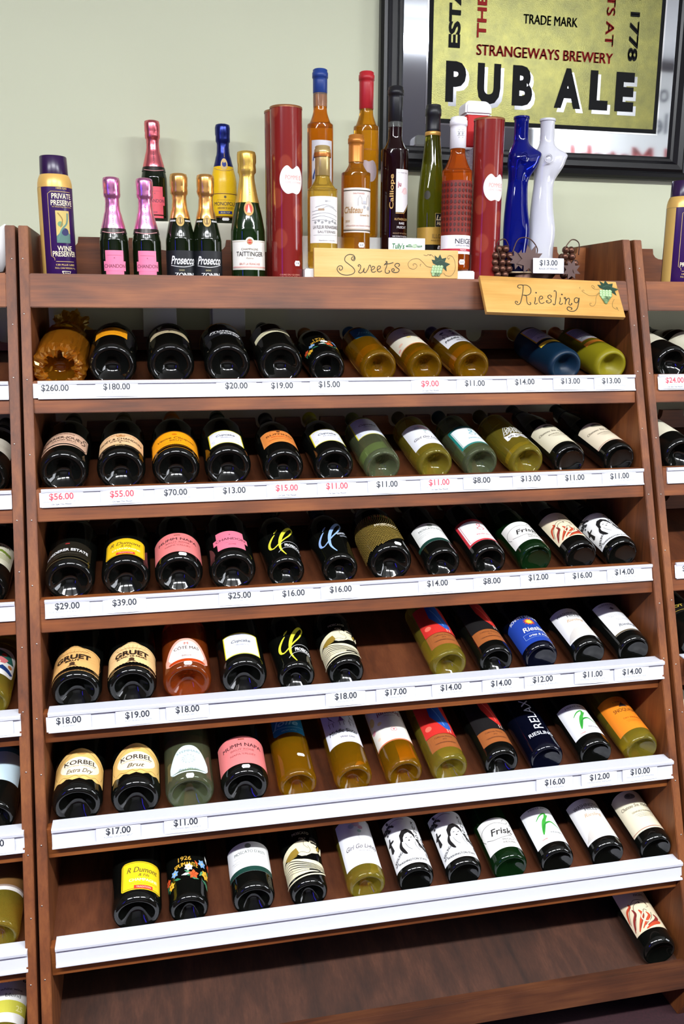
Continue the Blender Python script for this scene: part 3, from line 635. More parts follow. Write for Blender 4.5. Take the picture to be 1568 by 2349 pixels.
bottle(0, .971, 'bordeaux', 'frost_blue', 'frosted dark blue bottle with yellow banded label on top sloping shelf', (186, 160, 40),
       (-32, 20, 98, 190, (236, 236, 238)), [('f', -32, 20, 98, 190, 2.6, (238, 200, 40)), ('t', 'Riesling', -6, 116, 6, (110, 130, 140), dict(w=28, it=.2)), ('r', -34, 20, 68, 84, (242, 206, 60))] + [('l', [(-29, 134 + k * 6), (17, 144 + k * 6)], 1.6, (70, 84, 104)) for k in range(7)], cap_z=.215)
bottle(0, 1.067, 'bordeaux', 'frost_yellow', 'frosted yellow bottle with orange banded label, right end of top sloping shelf', (206, 120, 60),
       (-30, 20, 98, 184, (236, 236, 238)), [('f', -30, 20, 98, 184, 2.6, (240, 140, 40)), ('t', 'Riesling', -6, 116, 6, (110, 130, 140), dict(w=28, it=.2)), ('r', -32, 20, 68, 84, (246, 150, 50))] + [('l', [(-27, 134 + k * 6), (17, 144 + k * 6)], 1.6, (70, 84, 104)) for k in range(7)], cap_z=.215)
# --- second shelf
bottle(1, .036, 'champagne', 'dark', 'dark champagne bottle with pinkish beige label bordered in black, left end of second shelf', FOIL_O,
       (-50, 50, 32, 100, (218, 178, 150), dict(top=t_dome(7), bot=rc(50, 8), skew=.12)),
       [('l', [(-44, 34), (-46, 76), (-24, 92), (0, 96), (28, 96), (46, 88), (46, 44), (20, 42), (-20, 36), (-44, 34)], .9, (40, 32, 30), dict(smooth=4)), ('t', 'CHAMPAGNE', 0, 92, 4, (120, 70, 60), dict(w=36, arc=2)), ('t', 'PERRIER-JOUËT', -2, 74, 11, (60, 40, 36), dict(w=76, arc=4)), ('t', 'GRAND BRUT', 0, 60, 6, (60, 40, 36), dict(w=46, arc=2)), ('r', -44, 44, 37, 42, (30, 26, 26)),
        ('l', [(34, 60), (42, 72), (36, 84), (44, 92)], 1.6, (30, 26, 26), dict(smooth=4)), ('l', [(-36, 56), (-44, 68), (-40, 82)], 1.4, (30, 26, 26), dict(smooth=4))] + art_small(0, 51, 50, (130, 90, 80), .8, 2, 3))
bottle(1, .131, 'champagne', 'dark', 'dark champagne bottle with beige label and crown emblem, second from left on second shelf', (120, 110, 60),
       (-50, 52, 22, 88, (236, 194, 146)), [('r', -50, 52, 22, 29, (26, 20, 18)), ('r', -50, 52, 29.6, 30.8, (200, 160, 90)), ('t', 'BRUT', 0, 25.4, 4, (220, 190, 130), dict(w=18)), ('t', 'CHAMPAGNE', 0, 80, 5, (210, 150, 100), dict(w=60, arc=1)), ('g', [(-7, 70), (-9, 78), (-4, 74), (0, 80), (4, 74), (9, 78), (7, 70)], (190, 130, 70)), ('t', 'MOËT & CHANDON', 0, 59, 9, (60, 40, 30), dict(w=88, arc=2)), ('t', 'IMPÉRIAL', 0, 47, 5, (70, 50, 40), dict(w=38)), ('d', 0, 39, 2, (70, 50, 40))])
bottle(1, .224, 'champagne', 'dark', 'dark champagne bottle with wide vivid orange yellow label on second shelf', (210, 130, 20),
       (-58, 60, 10, 92, (255, 166, 20)), [('d', 0, 76, 5, (220, 120, 10)), ('t', 'Veuve Clicquot', 2, 58, 10, (140, 80, 20), dict(w=78, it=.15)), ('t', 'BRUT', 2, 44, 6, (140, 80, 20), dict(w=24))] + art_small(2, 34, 70, (210, 120, 20), .8, 2, 4) + [('f', -56, 58, 14, 89, .7, (226, 130, 20))])
CUP = lambda c, v0, v1: [('f', -36, 36, v0, v1, 2.4, (230, 220, 40)), ('t', 'Cupcake', 0, (v0 + v1) / 2 + 9, 9, (90, 90, 100), dict(w=38, it=.3)), ('t', c, 2, (v0 + v1) / 2 - 5, 4, (150, 150, 170), dict(w=24))] + [('l', [(x, v0 + 8), (x + 5, v0 + 16), (x - 2, v0 + 20), (x + 6, v0 + 26)], .7, (170, 176, 214), dict(smooth=4)) for x in (-28, 20)] + [('l', [(x, v1 - 10), (x + 6, v1 - 6), (x + 12, v1 - 12)], .7, (170, 176, 214), dict(smooth=4)) for x in (-28, -8, 14)]
bottle(1, .314, 'champagne', 'dark', 'dark sparkling wine bottle with white yellow-bordered label, fourth from left on second shelf', (40, 60, 30), (-36, 36, 24, 92, (240, 242, 250)), CUP('PROSECCO', 24, 92))
bottle(1, .412, 'burgundy', 'dark', 'dark bottle with plain orange label on second shelf', FOIL_K, (-38, 44, 46, 112, (236, 142, 66)), [('f', -36, 42, 48, 110, .7, (250, 190, 120)), ('d', 2, 102, 4, (90, 50, 30)), ('t', 'RUFFINO', 3, 88, 9, (120, 60, 30), dict(w=56, arc=1)), ('t', 'PROSECCO', 5, 75, 5, (220, 90, 30), dict(w=40))] + art_small(4, 64, 56, (190, 110, 50), .8, 2, 4))
bottle(1, .504, 'burgundy', 'dark', 'dark bottle with white yellow-bordered label and yellow capsule on second shelf', (180, 180, 20), (-36, 36, 44, 112, (240, 242, 248)), CUP("D'ASTI", 44, 112))
bottle(1, .595, 'bordeaux', 'pale_green', 'clear pale green bottle with bluish white yellow-bordered label on second shelf', (120, 130, 60), (-36, 36, 94, 190, (228, 232, 244)), CUP('MOSCATO', 94, 190), back=(40, 54, 110, (214, 220, 170)))
GGL = [('t', 'Girl Go Lightly', 4, 70, 10, (110, 104, 110), dict(w=68, it=.35)), ('t', 'MOSCATO', 8, 58, 4, (150, 146, 150), dict(w=26)), ('d', 2, 128, 8, (226, 190, 206)), ('d', -8, 122, 6, (196, 206, 216)), ('d', 10, 118, 5, (222, 170, 190)), ('d', 6, 108, 4, (176, 204, 196)), ('l', [(4, 100), (2, 90), (6, 84)], .8, (150, 150, 160), dict(smooth=3))]
bottle(1, .695, 'bordeaux', 'straw', 'straw yellow wine bottle with tall plain white label on second shelf', (90, 76, 40), (-42, 42, 32, 142, (240, 240, 244)), GGL, back=(40, 40, 120, (220, 206, 120)))
FOOT = lambda c: [('l', [(4, 74), (-2, 82), (6, 90), (2, 98), (10, 104), (8, 92), (14, 84), (8, 76)], 1.8, c, dict(smooth=4)), ('d', 4, 106, 1.6, c), ('d', 10, 107, 1.4, c), ('t', 'MOSCATO', 6, 56, 5, c, dict(w=34))]
bottle(1, .784, 'bordeaux', 'pale_green', 'pale green wine bottle with white label framed in teal on second shelf', (26, 60, 66), (-40, 40, 27, 126, (240, 244, 244)), [('f', -40, 40, 27, 126, 5.5, (22, 128, 118)), ('f', -33, 33, 34, 119, .7, (22, 128, 118)), ('r', -40, 40, 117, 126, (16, 96, 92))] + FOOT((90, 170, 184)), back=(40, 40, 120, (200, 206, 130)))
bottle(1, .876, 'bordeaux', 'straw', 'olive yellow wine bottle with torn-edged scribbled white label on second shelf', (80, 70, 20), (-28, 26, 54, 78, (236, 234, 230), dict(bot=lambda t: 3 * sin(9 * t) + 2, top=lambda t: 2 * sin(7 * t) + 2)), [('t', 'oh schist', 0, 66, 9, (50, 46, 40), dict(w=42, it=.2))] + [('l', [(-26 + k * 2.4, 78 + (k % 3) * 2), (-18 + k * 1.9 + 9 * sin(k * 2.1), 96 + 8 * cos(k * 1.7)), (-14 + k * 1.6 + 6 * sin(k), 116 - (k % 4) * 4)], 1.5, (206, 204, 196), dict(smooth=5)) for k in range(18)], back=(36, 40, 84, (206, 190, 90)))
bottle(1, .963, 'hock', 'dark', 'slim dark wine bottle with cream label, next to last on second shelf', FOIL_K, (-46, 46, 25, 130, (228, 220, 192), dict(top=t_dome(5, 3))), art_chateau(False), roll=-3)
bottle(1, 1.067, 'hock', 'dark', 'slim dark wine bottle with peach-edged cream label, right end of second shelf', FOIL_K, (-46, 46, 28, 132, (236, 222, 194), dict(top=t_dome(5, 3))), art_chateau(True), roll=-3)
# --- third shelf
bottle(2, .04, 'champagne', 'dark', 'dark champagne bottle with black label in white capitals, left end of third shelf', FOIL_K,
       (-46, 48, 12, 78, (30, 26, 18), dict(top=t_dome(5))), [('l', [(-46, 13), (48, 13)], .8, (110, 96, 60)), ('l', [(-46, 22), (48, 22)], .6, (90, 80, 50)), ('r', -4, 4, 68, 72, (150, 40, 40)), ('t', 'ROEDERER ESTATE', -2, 46, 9, WH, dict(w=84, bold=.02, arc=2))] + art_small(0, 32, 50, (90, 84, 70), .8, 2, 4), roll=-6)
DUM = [('f', -38, 38, 19, 79, 1.2, (150, 110, 30)), ('t', 'R Dumont', 1, 62, 12, (110, 90, 40), dict(w=58, it=.3)), ('t', '& Fils', 2, 50, 6, (120, 100, 40), dict(w=20, it=.3)), ('t', 'CHAMPAGNE', 2, 39, 6, (250, 244, 200), dict(w=54, bold=.02))] + art_small(2, 31, 52, (190, 150, 30), .7, 1) + [('r', -16, 18, 18, 26, (226, 66, 44)), ('t', 'TRADITION', 1, 22, 3.6, (246, 200, 180), dict(w=26))]
bottle(2, .132, 'champagne', 'dark', 'dark champagne bottle with rounded yellow label, second from left on third shelf', FOIL_O, (-40, 40, 17, 81, (244, 196, 26), dict(top=rc(40, 9), bot=rc(40, 4))), DUM)
MUMM = [('r', -6, 6, 83, 86, (150, 80, 60)), ('t', 'MUMM NAPA', 0, 69, 9.5, (70, 40, 44), dict(w=80, bold=.015, arc=2)), ('t', 'BRUT ROSÉ', 0, 56, 4.5, (170, 90, 90), dict(w=46, arc=1)), ('l', [(-12, 50), (12, 50)], .5, (170, 90, 90)), ('t', 'NAPA VALLEY', 0, 43, 5, (170, 90, 90), dict(w=50, arc=1))]
bottle(2, .221, 'champagne', 'dark', 'dark champagne bottle with wide salmon pink label on third shelf', (180, 100, 100), (-58, 60, 17, 94, (234, 128, 126)), MUMM, stk=('champagne', 8, 10, '27.00'))
bottle(2, .313, 'champagne', 'dark', 'dark champagne bottle with pink cross-shaped label on third shelf', (200, 120, 130), (-28, 28, 22, 92, (236, 124, 146)), [('r', -36, 36, 48, 68, (236, 124, 146)), ('t', 'CHANDON', 0, 59, 9, (90, 40, 56), dict(w=60)), ('d', 0, 76, 1.6, (150, 70, 80)), ('t', 'ROSÉ', 2, 36, 3.4, (180, 90, 110), dict(w=14))] + art_small(0, 43, 24, (190, 100, 120), .6, 1))
bottle(2, .407, 'flared', 'dark', 'black sparkling wine bottle with yellow script and white banner on third shelf', FOIL_K, None, art_il((222, 216, 60), True))
bottle(2, .504, 'flared', 'dark', 'black sparkling wine bottle with pale blue script on third shelf', (16, 20, 60), None, art_il((150, 184, 232), None, dx=-6, dy=4) + [('t', 'moscato', 20, 96, 8, (220, 226, 240), dict(w=30, rot=38, it=.1)), ('t', 'VINO FRIZZANTE', 26, 88, 3.4, (200, 206, 220), dict(w=30, rot=38))])
def gold_dots():
    out = []; c = (186, 156, 72)
    for a in range(34):
        rr_ = 12 + a * 4.2; n = int(rr_ * 2 * pi / 3.6)
        for k in range(n):
            th_ = 2 * pi * k / n; u = -78 + rr_ * cos(th_); v = 136 + rr_ * sin(th_) * .9
            if -80 < u < 62 and 12 < v < 136: out.append(('g', [(u - 1.1, v - .9), (u + .9, v - 1.1), (u + 1.1, v + .9), (u - .9, v + 1.1)], c))
    for k in range(9): out.append(('g', [(-20 + k * 6, 122), (-17 + k * 6, 134), (-14 + k * 6, 122)], ((190, 60, 60), (70, 120, 60), c)[k % 3]))
    out += [('r', -18, 34, 79, 93, (24, 22, 20)), ('t', 'MOSCATO', 8, 88, 7.5, (226, 220, 204), dict(w=46, bold=.02)), ('t', 'DOLCE', 8, 81, 3.6, (206, 190, 150), dict(w=22))]
    return out
bottle(2, .597, 'champagne', 'dark', 'bottle covered in rows of gold dots on third shelf', (110, 92, 40), None, gold_dots(), stk=('champagne', 14, 10, ''))
PATRIZI = lambda a, b: [('r', -54, 54, a, a + 11, (22, 62, 52)), ('d', 0, b - 10, 6, (120, 126, 116)), ('t', "MOSCATO D'ASTI", 2, b - 24, 7, (110, 116, 112), dict(w=62)), art_script_line(0, b - 34, 62, (130, 130, 130), .4, 14, 2)] + [art_script_line(0, b - 42 - 5 * k, 74 - 8 * k, (140, 140, 140), .4, 16, 2) for k in range(2)]
bottle(2, .696, 'bordeaux', 'dark', 'dark wine bottle with white label banded dark green on third shelf', FOIL_K, (-44, 44, 38, 116, (236, 236, 232)), PATRIZI(38, 116))
bottle(2, .786, 'bordeaux', 'dark', 'dark wine bottle with white label framed in red and red capsule on third shelf', (120, 30, 44), (-42, 40, 30, 126, (242, 240, 240)), [('f', -42, 40, 30, 126, 6, (196, 44, 56)), ('f', -33, 31, 39, 116, .7, (196, 44, 56)), ('r', -42, 40, 116, 126, (150, 28, 40))] + FOOT((222, 110, 120)))
bottle(2, .878, 'hock', 'bottle_green', 'green wine bottle with white label and flourished lettering on third shelf', FOIL_K, (-48, 46, 24, 106, (238, 236, 230)), art_frisk())
bottle(2, .97, 'hock', 'dark', 'dark wine bottle with cream label and red swirling mane drawing on third shelf', FOIL_K, (-46, 46, 32, 140, (236, 222, 190)), art_lion(), roll=-4)
bottle(2, 1.055, 'hock', 'dark', 'dark wine bottle with black ink girl drawing on white label, right end of third shelf', FOIL_K, (-48, 48, 17, 130, (240, 240, 240)), art_girl(), roll=-14)
# --- fourth shelf
GRU = lambda s, c: [('l', [(-50, 14), (-50, 66), (-26, 74), (-16, 80), (0, 85), (16, 80), (26, 74), (52, 66), (52, 14), (-50, 14)], 1.0, (90, 56, 20), dict(smooth=2))] + [('l', [(1 + 14 * cos(rad(a)), 34 + 14 * sin(rad(a))), (1 + 44 * cos(rad(a)), 34 + 44 * sin(rad(a)))], .5, (206, 150, 84)) for a in range(10, 175, 11)] + [art_script_line(0, 66, 58, (110, 80, 40), .5, 12, 3), ('t', 'GRUET', 1, 52, 13, (44, 30, 20), dict(w=64, bold=.04, arc=3)), ('t', s, 1, 40, 5, (44, 30, 20), dict(w=56 if len(s) > 5 else 26, bold=.03, arc=2 if len(s) > 5 else 0)), ('d', 1, 30, 5, (70, 46, 30)), ('g', [(-8, 22), (1, 30), (10, 22), (1, 25)], (70, 46, 30))]
bottle(3, .045, 'champagne', 'dark', 'dark champagne bottle with amber tan hump-topped label, left end of fourth shelf', FOIL_K, (-54, 56, 10, 88, TEA, dict(top=t_gruet, ny=6)), GRU('BRUT', 0), roll=-9)
bottle(3, .135, 'champagne', 'dark', 'dark champagne bottle with pale tan hump-topped label, second from left on fourth shelf', FOIL_K, (-56, 58, 11, 88, (240, 200, 140), dict(top=t_gruet, ny=6)), GRU('BLANC DE NOIRS', 1))
bottle(3, .227, 'champagne', 'rose_orange', 'clear bottle of orange rosé with white domed label on fourth shelf', (200, 120, 100), (-45, 45, 12, 88, (240, 176, 156), dict(top=t_dome(54, 2.5), bot=b_dee)), [('g', [(37 * k / 12, 80 - 46 * abs(k / 12) ** 2.5) for k in range(-12, 13)] + [(30, 20), (-30, 20)], (246, 234, 228)), ('t', 'M', 1, 70, 8, (206, 110, 90), dict(bold=.03)), ('t', 'CÔTÉ MAS', 1, 56, 9, (80, 56, 50), dict(w=48)), ('t', 'BRUT', 1, 30, 5, (150, 120, 110), dict(w=18))] + art_small(1, 45, 44, (190, 160, 150), .7, 3, 4), stk=('champagne', 2, 8, '18.00'))
bottle(3, .323, 'champagne', 'dark', 'dark sparkling wine bottle with white yellow-bordered label on fourth shelf', (30, 30, 30), (-36, 36, 22, 93, (236, 240, 250)), CUP('PROSECCO', 22, 93))
bottle(3, .415, 'flared', 'dark', 'black sparkling wine bottle with yellow script and white banner on fourth shelf', FOIL_K, None, art_il((226, 220, 60), True, dy=-4))
bottle(3, .504, 'flared', 'dark', 'black bottle painted with cream bather on striped waves, fourth shelf beside the empty space', FOIL_K, None, art_swimmer())
bottle(3, .695, 'bordeaux', 'straw', 'yellow wine bottle with red, blue and tan label on fourth shelf', (190, 150, 40), (-36, 36, 27, 166, (158, 90, 44)), art_electra(0), back=(30, 40, 120, (200, 180, 70)))
bottle(3, .785, 'bordeaux', 'dark', 'dark wine bottle with black, red and tan label on fourth shelf', FOIL_K, (-36, 36, 27, 166, (158, 90, 44)), art_electra(1))
SUNY = [('d', 2, 84, 9, (244, 150, 40)), ('d', 2, 84, 5.5, (250, 216, 80))] + [('g', [(2 + 8 * cos(a - .2), 84 + 8 * sin(a - .2)), (2 + 14 * cos(a), 84 + 14 * sin(a)), (2 + 8 * cos(a + .2), 84 + 8 * sin(a + .2))], (232, 76, 40)) for a in [k * pi / 6 for k in range(12)]] + [('t', 'SCHMITT SÖHNE', -6, 102, 8, WH, dict(w=64, arc=6)), ('t', 'Riesling', 6, 58, 14, WH, dict(w=54, it=.15, bold=.02)), ('f', -28, 44, 28, 44, .7, (150, 180, 230)), ('t', 'crisp & fruity', 6, 36, 6, WH, dict(w=46, it=.2))]
bottle(3, .874, 'hock', 'bluedark', 'royal blue wine bottle with sun emblem and white lettering on fourth shelf', (16, 30, 90), (-54, 50, 14, 108, (34, 66, 160), dict(top=t_dome(16))), SUNY)
bottle(3, .97, 'hock', 'dark', 'dark wine bottle with white mountain label, next to last on fourth shelf', FOIL_K, (-43, 43, 20, 124, (238, 236, 234)), art_hills(), roll=-3)
bottle(3, 1.062, 'hock', 'dark', 'dark wine bottle with narrow white crest label, right end of fourth shelf', FOIL_K, (-36, 34, 27, 136, (236, 236, 238)), art_crest_small(0, 112, (90, 86, 96)) + [('t', 'GUSTAV ADOLF', 0, 128, 5, (130, 130, 140), dict(w=46)), ('t', 'Riesling', 4, 50, 9, (110, 110, 116), dict(w=36, it=.3)), ('r', -36, 34, 27, 31, (90, 76, 50))] + art_small(0, 92, 44, (170, 170, 176), .8, 3, 5) + art_small(4, 70, 30, (170, 170, 176), .8, 2, 4))
# --- fifth shelf
KOR = lambda s: [('l', [(-44, 36), (-50, 52), (-46, 72), (-30, 84), (-12, 96), (0, 99), (12, 96), (30, 84), (46, 72), (50, 52), (44, 36)], .8, (160, 110, 40), dict(smooth=4)), ('l', [(-40, 30), (-30, 34), (-20, 29), (-8, 33), (0, 29), (8, 33), (20, 29), (30, 34), (40, 30)], .9, (160, 110, 40), dict(smooth=4)), ('g', [(38 * cos(rad(a)), 58 + 24 * sin(rad(a))) for a in range(0, 360, 15)], (250, 236, 204)), ('t', 'KORBEL', 0, 68, 11, (50, 40, 34), dict(w=60, arc=1)), ('t', 'CALIFORNIA CHAMPAGNE', 0, 58, 3.2, (170, 130, 70), dict(w=56)), ('t', s, 0, 46, 10, (100, 84, 60), dict(w=46 if len(s) > 5 else 30, it=.35)), ('d', 0, 92, 8, (196, 150, 80), dict(ry=4))] + art_small(0, 36, 16, (180, 140, 80), .6, 1)
for x_, s_, r_, d_ in ((.04, 'Extra Dry', 7, 'dark champagne bottle with tilted gold shield label, left end of fifth shelf'), (.134, 'Brut', 3, 'dark champagne bottle with level gold shield label, second from left on fifth shelf')):
    bottle(4, x_, 'champagne', 'dark', d_, (170, 130, 60), (-54, 54, 27, 106, (232, 190, 112), dict(top=t_dome(30, 1.7), bot=b_korbel, ny=6)), KOR(s_), roll=r_)
bottle(4, .223, 'champagne', 'pale_green', 'pale green clear bottle with domed bluish white label on fifth shelf', (90, 130, 50), (-38, 38, 14, 86, (216, 234, 238), dict(top=t_dome(50, 2.6), bot=b_dee)), [('t', 'STEMMARI', 0, 70, 6, (140, 160, 164), dict(w=44, arc=4)), ('t', 'Baci Vivaci', 0, 22, 5, (150, 160, 160), dict(w=38, it=.3))] + [('l', [(r_ * cos(k * pi / 8), 48 + r_ * sin(k * pi / 8)) for k in range(17)], .6, (160, 172, 170)) for r_ in (4, 7, 10)] + [('l', [(0 + 10 * cos(k * pi / 6), 48 + 10 * sin(k * pi / 6)), (0 + 13.5 * cos(k * pi / 6 + .15), 48 + 13.5 * sin(k * pi / 6 + .15))], 1, (160, 172, 170)) for k in range(12)] + [('f', -33, 33, 17, 17.8, .3, (40, 60, 60))], stk=('champagne', 1, 6, '11.00'))
bottle(4, .316, 'champagne', 'dark', 'dark champagne bottle with wide salmon pink label on fifth shelf', (180, 100, 100), (-60, 60, 21, 98, (234, 128, 126)), [(k[0],) + ((k[1], k[2], k[3] + 4, k[4] + 4) + k[5:] if k[0] == 'r' else (k[1], k[2], k[3] + 4) + k[4:] if k[0] == 't' else ([(-12, 54), (12, 54)],) + k[2:]) for k in MUMM], stk=('champagne', 2, 13, '27.00'))
bottle(4, .407, 'bordeaux', 'amber_yellow', 'yellow wine bottle with teal label showing below upper board on fifth shelf', (30, 92, 128), (-36, 38, 114, 184, (30, 122, 162), dict(bot=rc(37, 9))), [('t', 'Jolie', -4, 146, 16, (150, 206, 222), dict(w=54, it=.3)), ('l', [(-30, 134), (0, 130), (34, 134)], 1.2, (150, 206, 222), dict(smooth=3)), ('t', 'MOSCATO', 0, 121, 4, (150, 206, 222), dict(w=30))] + art_small(0, 128, 40, (110, 180, 204), .7, 1), back=(50, 78, 186, (206, 190, 60)), stk=('bordeaux', 12, 48, '10.00'))
bottle(4, .506, 'bordeaux', 'amber_yellow', 'yellow wine bottle with white stick-figure label on fifth shelf', (76, 66, 110), (-43, 40, 70, 182, (236, 236, 246)), MIDDLE, back=(48, 46, 120, (240, 214, 90)))
bottle(4, .598, 'bordeaux', 'amber_yellow', 'yellow wine bottle with cream flowered label edged orange on fifth shelf', (140, 80, 56), (-54, 42, 62, 184, (238, 234, 222)), [('r', -54, 42, 62, 65, (214, 110, 60)), ('t', 'junebug', 2, 150, 12, (150, 84, 90), dict(w=52)), ('t', 'MOSCATO', 2, 138, 3.4, (180, 140, 140), dict(w=24)), ('d', -40, 140, 7, (236, 214, 130), dict(ry=12)), ('d', -44, 112, 6, (214, 150, 160)), ('d', -24, 122, 5, (240, 220, 150)), ('l', [(6 * cos(k * pi / 5), 94 + 6 * sin(k * pi / 5)) for k in range(11)], 1.2, (222, 140, 140)), ('d', 0, 94, 2.4, (220, 120, 130)), ('d', -36, 84, 4, (240, 216, 190))], back=(48, 46, 110, (244, 200, 80)))
bottle(4, .683, 'bordeaux', 'straw', 'yellow wine bottle with red, blue and tan label on fifth shelf', (190, 150, 40), (-36, 36, 27, 166, (158, 90, 44)), art_electra(0), back=(30, 40, 120, (200, 180, 70)))
bottle(4, .781, 'bordeaux', 'dark', 'dark wine bottle with black, red and tan label on fifth shelf', FOIL_K, (-36, 36, 27, 166, (158, 90, 44)), art_electra(1))
bottle(4, .869, 'hock', 'bluedark', 'midnight blue bottle with large vertical white lettering on fifth shelf', (16, 20, 60), None, [('t', 'RELAX', 2, 102, 20, (222, 226, 236), dict(w=92, rot=90, bold=.0)), ('t', 'RIESLING', 0, 42, 9.5, (226, 230, 240), dict(w=54))])
bottle(4, .967, 'hock', 'dark', 'dark wine bottle with white label and green brush emblem on fifth shelf', FOIL_K, (-42, 42, 27, 120, (238, 238, 240)), art_k(), roll=-3)
bottle(4, 1.061, 'hock', 'straw', 'pale wine bottle with bright orange label, right end of fifth shelf', (190, 100, 40), (-46, 46, 28, 132, (240, 136, 34)), [('t', 'SNOQUALMIE', 6, 88, 10, (110, 60, 20), dict(w=58)), ('g', [(-6, 98), (4, 112), (14, 98)], (60, 50, 50)), ('t', '1983', -2, 114, 4, (150, 90, 30), dict(w=20)), ('t', 'DRY RIESLING', 6, 62, 4, (180, 90, 20), dict(w=40))] + art_small(6, 54, 36, (190, 96, 20), .7, 2, 4), back=(40, 30, 120, (206, 200, 130)), roll=-3)
# --- sixth shelf
bottle(5, .128, 'champagne', 'dark', 'dark champagne bottle with turned yellow label, first on sixth shelf', FOIL_O, (-40, 40, 19, 83, (240, 208, 30), dict(top=rc(40, 9), bot=rc(40, 4))), [(k[0],) + ((k[1], k[2], k[3] + 2, k[4] + 2) + k[5:] if k[0] in 'rf' else (k[1], k[2], k[3] + 2) + k[4:]) for k in DUM], roll=17)
bottle(5, .213, 'flared', 'dark', 'dark bottle painted with coloured flowers on sixth shelf', (170, 120, 54), None, art_flowers(2))
bottle(5, .321, 'burgundy', 'dark', 'dark wine bottle with white label banded dark green on sixth shelf', FOIL_K, (-54, 54, 37, 108, (238, 238, 236)), PATRIZI(37, 108), roll=-2)
bottle(5, .416, 'flared', 'dark', 'black bottle painted with cream bather on striped waves, sixth shelf', FOIL_K, None, art_swimmer())
bottle(5, .518, 'bordeaux', 'straw', 'straw yellow wine bottle with tall white script label on sixth shelf', (90, 76, 40), (-44, 42, 26, 142, (242, 242, 246)), GGL, back=(40, 40, 120, (220, 206, 110)))
bottle(5, .607, 'hock', 'dark', 'dark wine bottle with ink girl drawing, left of two neighbours on sixth shelf', FOIL_K, (-50, 48, 14, 134, (240, 240, 240)), art_girl(), group='ink girl bottles on sixth shelf')
bottle(5, .696, 'hock', 'dark', 'dark wine bottle with ink girl drawing, right of two neighbours on sixth shelf', FOIL_K, (-50, 48, 14, 134, (240, 240, 240)), art_girl(), roll=2, group='ink girl bottles on sixth shelf')
bottle(5, .783, 'hock', 'bottle_green', 'green wine bottle with white label and flourished lettering on sixth shelf', FOIL_K, (-46, 46, 23, 101, (238, 236, 230)), art_frisk())
bottle(5, .874, 'hock', 'dark', 'dark wine bottle with white label and green brush emblem on sixth shelf', FOIL_K, (-43, 43, 22, 116, (240, 240, 240)), art_k(), roll=-2)
bottle(5, .974, 'hock', 'dark', 'dark wine bottle with white mountain label, next to last on sixth shelf', FOIL_K, (-46, 44, 20, 124, (238, 236, 234)), art_hills(), roll=-3)
bottle(5, 1.072, 'hock', 'dark', 'dark wine bottle with cream label ruled in red, right end of sixth shelf', FOIL_K, (-48, 46, 26, 132, (236, 226, 196), dict(top=t_dome(6, 3))), art_chateau(True), roll=-4)
# --- bottom shelf
bottle(6, 1.061, 'hock', 'dark', 'lone dark bottle with cream label and red swirling mane at right of bottom shelf', FOIL_K, (-44, 46, 32, 144, (232, 214, 180)), art_lion(), roll=-4)
# --- neighbouring racks
bottle(1, 0, 'burgundy', 'dark', 'dark bottle with plain cream label at left edge, second shelf of left rack', FOIL_K, (-50, 50, 52, 110, (214, 206, 188)), art_small(20, 80, 40, (170, 160, 140), .8, 3, 6), x=-.0975)
bottle(2, 0, 'bordeaux', 'dark', 'dark bottle with cream label of green vine rows, third shelf of left rack', FOIL_K, (-40, 48, 46, 120, (226, 222, 196)), [('l', [(-20, 62 + k * 4), (40, 66 + k * 4)], 1.2, (140, 150, 50)) for k in range(5)] + [('d', 6 + k * 6, 90 + 3 * sin(k), 4.5, (120, 140, 50)) for k in range(6)] + [('t', 'PINOT', 20, 110, 5, (60, 60, 60), dict(w=30))], x=-.1005)
bottle(3, 0, 'bordeaux', 'straw', 'green-gold bottle with multicoloured picture label, fourth shelf of left rack', (90, 76, 30), (-40, 48, 46, 124, (238, 236, 230), dict(top=rc(44, 24), bot=rc(44, 12))), [('g', [(-10, 96), (10, 118), (34, 108), (44, 88), (30, 84), (10, 92)], (40, 96, 84)), ('g', [(0, 88), (14, 98), (30, 92), (24, 80), (8, 78)], (220, 120, 120)), ('g', [(10, 64), (40, 54), (46, 62), (20, 74)], (30, 60, 120)), ('d', 20, 104, 5, (200, 60, 60)), ('d', 36, 76, 5, (196, 120, 60)), ('d', 12, 82, 4, (240, 220, 200))], back=(40, 40, 120, (206, 200, 110)), x=-.1035)
bottle(4, 0, 'bordeaux', 'dark', 'dark bottle with pale blue label at left edge, fifth shelf of left rack', FOIL_K, (-44, 46, 60, 150, (206, 228, 238)), [('r', -44, 46, 136, 150, (60, 120, 140))], x=-.0985)
bottle(5, 0, 'bordeaux', 'straw', 'pale gold wine bottle with white-edged label at left edge, sixth shelf of left rack', (90, 76, 30), (-44, 48, 70, 150, (120, 84, 44)), [('r', -44, 48, 70, 78, (232, 226, 220)), ('r', -44, 48, 78, 82, (150, 130, 120))], back=(40, 46, 110, (190, 180, 70)), x=-.0975)
bottle(6, 0, 'bordeaux', 'straw', 'wine bottle with grey label and large dark lettering, bottom shelf of left rack', (90, 76, 30), (-46, 48, 40, 170, (232, 230, 226)), [('t', 'honeybrix', 4, 132, 18, (60, 60, 60), dict(w=80)), ('t', 'white wine', 12, 104, 5, (110, 110, 110), dict(w=40)), ('t', 'blend', 16, 92, 7, (110, 110, 110), dict(w=28)), ('r', -46, 48, 58, 82, (196, 190, 70)), ('t', '25', 30, 68, 10, (226, 220, 150))], x=-.0985)
bottle(0, 0, 'burgundy', 'dark', 'dark bottle with cream label, leftmost on top sloping shelf of right rack', FOIL_K, (-50, 46, 60, 132, (228, 222, 198)), art_small(-10, 112, 40, (150, 140, 110), .8, 2, 5), x=1.303)
